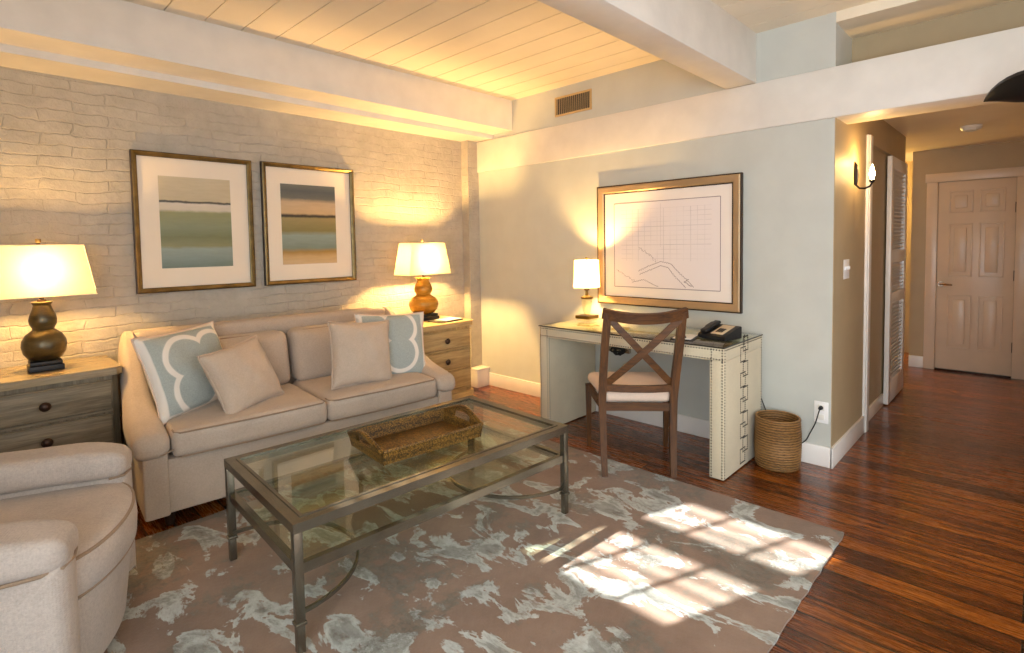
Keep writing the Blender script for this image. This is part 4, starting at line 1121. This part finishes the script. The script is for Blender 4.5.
obj('handset', on_slope(RB(-0.092, -0.040, -0.005, 0.180, 0.004, 0.028, 0.011, lambda p: Vector((p.x, p.y, p.z + (0.006 if 0.05 < p.y < 0.13 else 0.0))), 4, 8)), M['black'], ph)
nf = thing('leather_note_folder', 'black leather note folder lying beside the telephone on the desk', 'folder', (3.155, 1.56, 0.780), math.radians(12))
obj('cover', B(-0.10, 0.10, -0.07, 0.07, 0.0, 0.006, 0.002), M['black'], nf)
obj('notepad', B(-0.085, 0.085, -0.055, 0.055, 0.006, 0.012, 0.001), M['paper'], nf)
obj('pen', T([(-0.07, -0.02, 0.016), (0.07, 0.03, 0.016)], 0.005, 8), M['black'], nf)
kb = obj('key_card', B(-0.035, 0.035, -0.055, 0.055, 0.0, 0.010, 0.002), plain('ochre_card', col(206, 172, 90), 0.5), loc=(3.20, 2.06, 0.780), rot=(0, 0, 0.3))
tag(kb, 'small ochre card lying on the desk glass behind the chair back', 'card')

# ------------------------------------------------------------------ dining style chair
ch = thing('wooden_chair', 'weathered oak cross-back chair with cream seat pulled to the desk', 'chair', (2.75, 1.655, 0.0), math.radians(-50.3))
# local x: across the back, local y: forward
def shear(p):
    p = Vector(p); p.x += 0.032 * max(0.0, p.z - 0.46) / 0.52; return p
def rear(sx):
    pts = [(sx * 0.198, -0.030, 0.012), (sx * 0.201, -0.004, 0.16), (sx * 0.204, 0.012, 0.32), (sx * 0.206, 0.014, 0.46), (sx * 0.209, 0.000, 0.62), (sx * 0.212, -0.030, 0.80), (sx * 0.209, -0.064, 0.985)]
    pts = [shear(p) for p in smooth(pts, 4)]
    n = len(pts)
    w = [0.030 + 0.014 * math.sin(min(1, i / n * 2.2) * PI / 2) for i in range(n)]
    return bevel_all(sweep_rect(bmesh.new(), pts, w, [0.034 + 0.010 * min(1, i / n * 2) for i in range(n)], (0, 1, 0)), 0.003)
for sx in (-1, 1): obj('rear_post', rear(sx), M['chairwood'], ch)
def front(sx):
    pts = smooth([(sx * 0.256, 0.490, 0.0), (sx * 0.257, 0.477, 0.14), (sx * 0.258, 0.466, 0.30), (sx * 0.258, 0.464, 0.43)], 4); n = len(pts)
    return bevel_all(sweep_rect(bmesh.new(), pts, [0.026 + 0.018 * i / n for i in range(n)], [0.026 + 0.016 * i / n for i in range(n)], (0, 1, 0)), 0.003)
for sx in (-1, 1): obj('front_leg', front(sx), M['chairwood'], ch)
def rail(z, y0, bow, w, h, x=0.205, ext=0.0, lean=0.0, sag=0.0):
    pts = [((x + ext) * (-1 + 2 * k / 16), y0 - bow * (1 - (-1 + 2 * k / 16) ** 2), z + sag * (-1 + 2 * k / 16) ** 2) for k in range(17)]
    return bevel_all(sweep_rect(bmesh.new(), [shear(p) for p in pts], h, w, (0, -lean, 1)), 0.004)
obj('crest_rail', rail(0.950, -0.060, 0.045, 0.026, 0.060, 0.209, 0.028, 0.22, 0.030), M['chairwoodX'], ch)
obj('lower_back_rail', rail(0.530, 0.006, 0.030, 0.022, 0.040), M['chairwoodX'], ch)
obj('rear_apron', rail(0.415, 0.012, 0.0, 0.022, 0.046), M['chairwoodX'], ch)
obj('front_apron', rail(0.415, 0.469, -0.012, 0.022, 0.046, 0.250), M['chairwoodX'], ch)
for sx in (-1, 1):
    obj('side_apron', bevel_all(bar(bmesh.new(), (sx * 0.205, 0.02, 0.415), (sx * 0.256, 0.464, 0.415), 0.046, 0.022), 0.003), M['chairwood'], ch)
    # curved bentwood strut between post and side apron
    obj('side_strut', sweep_rect(bmesh.new(), smooth([(sx * 0.208, 0.01, 0.545), (sx * 0.214, 0.06, 0.475), (sx * 0.222, 0.13, 0.43), (sx * 0.231, 0.21, 0.405)], 5), 0.024, 0.018, (0, 1, 0.6)), M['chairwood'], ch)
    pts = []
    for k in range(13):
        u = k / 12; z = 0.548 + (0.945 - 0.548) * u; x = sx * (0.195 - 0.390 * u)
        y = (0.008 - 0.072 * (u ** 1.4)) - 0.040 * (1 - (2 * u - 1) ** 2) - 0.004 + sx * 0.006
        pts.append(shear((x, y, z)))
    obj('cross_brace', bevel_all(sweep_rect(bmesh.new(), pts, 0.040, 0.012, (sx * 0.7, 0, 0.7)), 0.002), M['chairwoodX'], ch)
def seatfn(p):
    q = Vector(p); f = (p.y - 0.01) / 0.46
    q.x *= 0.84 + 0.29 * f
    u = p.x / 0.23; w = (p.y - 0.24) / 0.24
    if p.z > 0.47: q.z += 0.028 * max(0, 1 - u * u) * max(0, 1 - w * w)
    return q
obj('seat_cushion', RB(-0.232, 0.232, 0.012, 0.505, 0.436, 0.512, 0.036, seatfn, 4, 12), M['seat'], ch)

# ------------------------------------------------------------------ wastebasket
wb = thing('wastebasket', 'round coiled seagrass wastebasket between the desk and the outlet', 'wastebasket', (3.462, 1.110, 0))
prof = [(0.0, 0.004), (0.118, 0.0)]
N = 20
for k in range(N):
    z = 0.004 + k * 0.0146; r_ = 0.122 + 0.006 * math.sin(PI * k / N)
    prof += [(r_, z + 0.0025), (r_ + 0.0045, z + 0.0073), (r_, z + 0.012)]
prof += [(0.122, 0.298), (0.114, 0.298), (0.112, 0.02), (0.0, 0.02)]
obj('body', L(prof, 40, cap=False), M['seagrass'], wb, sharp=60)
obj('rim', T([(0.120 * math.cos(2 * PI * k / 40), 0.120 * math.sin(2 * PI * k / 40), 0.298) for k in range(40)], 0.0085, 8, closed=True), M['seagrass'], wb)

# ------------------------------------------------------------------ light
def point(name, loc, e, c, r=0.03):
    d_ = bpy.data.lights.new(name, 'POINT'); d_.energy = e; d_.color = c; d_.shadow_soft_size = r
    o_ = bpy.data.objects.new(name, d_); o_.location = loc; C.objects.link(o_); return o_
WARM = (1.0, 0.585, 0.19)
point('lamp_bulb', (0.315, 3.80, 0.755 + 0.52), 30, WARM, 0.03)
point('lamp_bulb', (2.835, 3.83, 0.742 + 0.52), 100, WARM, 0.03)
point('lamp_bulb', (3.42, 2.506, 0.780 + 0.37), 62, WARM, 0.025)
point('sconce_bulb', (4.10, 0.862 - 0.103, 1.75 + 0.125), 4, WARM, 0.012)
point('corridor_light', (7.45, 1.75, 1.9), 44, (1.0, 0.62, 0.16), 0.08)
def area(name, loc, rot, sx, sy, e, c):
    d_ = bpy.data.lights.new(name, 'AREA'); d_.shape = 'RECTANGLE'; d_.size = sx; d_.size_y = sy; d_.energy = e; d_.color = c
    o_ = bpy.data.objects.new(name, d_); o_.location = loc; o_.rotation_euler = rot; C.objects.link(o_); return o_
area('daylight_fill', (0.4, YF - 0.05, 1.4), (PI / 2, 0, 0), 1.55, 1.85, 13, (0.84, 0.93, 1.0))  # fill lamp added behind the camera, no window known there
area('daylight_fill', (2.65, YF - 0.05, 1.4), (PI / 2, 0, 0), 1.45, 1.85, 13, (0.84, 0.93, 1.0))  # second added fill lamp, likewise without a known window
area('daylight_fill', (XL - 0.05, -0.75, 1.38), (0, -PI / 2, 0), 1.8, 2.6, 84, (0.84, 0.93, 1.0))
sd = bpy.data.lights.new('sun', 'SUN'); sd.energy = 24; sd.color = (1.0, 0.96, 0.90); sd.angle = math.radians(0.6)
so = bpy.data.objects.new('sun', sd); C.objects.link(so)
dirv = Vector((1.0, -0.394, -0.55)); so.rotation_euler = dirv.to_track_quat('-Z', 'Y').to_euler()

w = bpy.data.worlds.new('world'); SC.world = w; w.use_nodes = True
bg = w.node_tree.nodes.get('Background') or w.node_tree.nodes.new('ShaderNodeBackground')
bg.inputs[0].default_value = (0.75, 0.85, 1.0, 1); bg.inputs[1].default_value = 0.9

# ------------------------------------------------------------------ camera
cam = bpy.data.cameras.new('camera'); co = bpy.data.objects.new('camera', cam); C.objects.link(co)
f_px, cxp, cyp = 540.2338, 512.0, 326.5 - 54.5888
cam.sensor_fit = 'HORIZONTAL'; cam.sensor_width = 36.0; cam.lens = f_px / 1024 * 36.0
cam.shift_x = 0.0; cam.shift_y = -(326.5 - cyp) / 1024
cam.clip_start = 0.02
# world axes in camera frame (x right, y down, z forward) -> blender camera axes
Rc = ((0.69527177, -0.71855168, -0.01675276), (-0.04777451, -0.02294484, -0.99859458), (0.71715742, 0.69509497, -0.05028135))
right = Vector(Rc[0]); down = Vector(Rc[1]); fwd = Vector(Rc[2])
Mx = Matrix((right, -down, -fwd)).transposed().to_4x4(); Mx.translation = Vector((0, 0, 1.38))
co.matrix_world = Mx
SC.camera = co
SC.view_settings.view_transform = 'Standard'; SC.view_settings.look = 'None'; SC.view_settings.gamma = 1.0
SC.view_settings.use_curve_mapping = False; SC.view_settings.exposure = 0.43
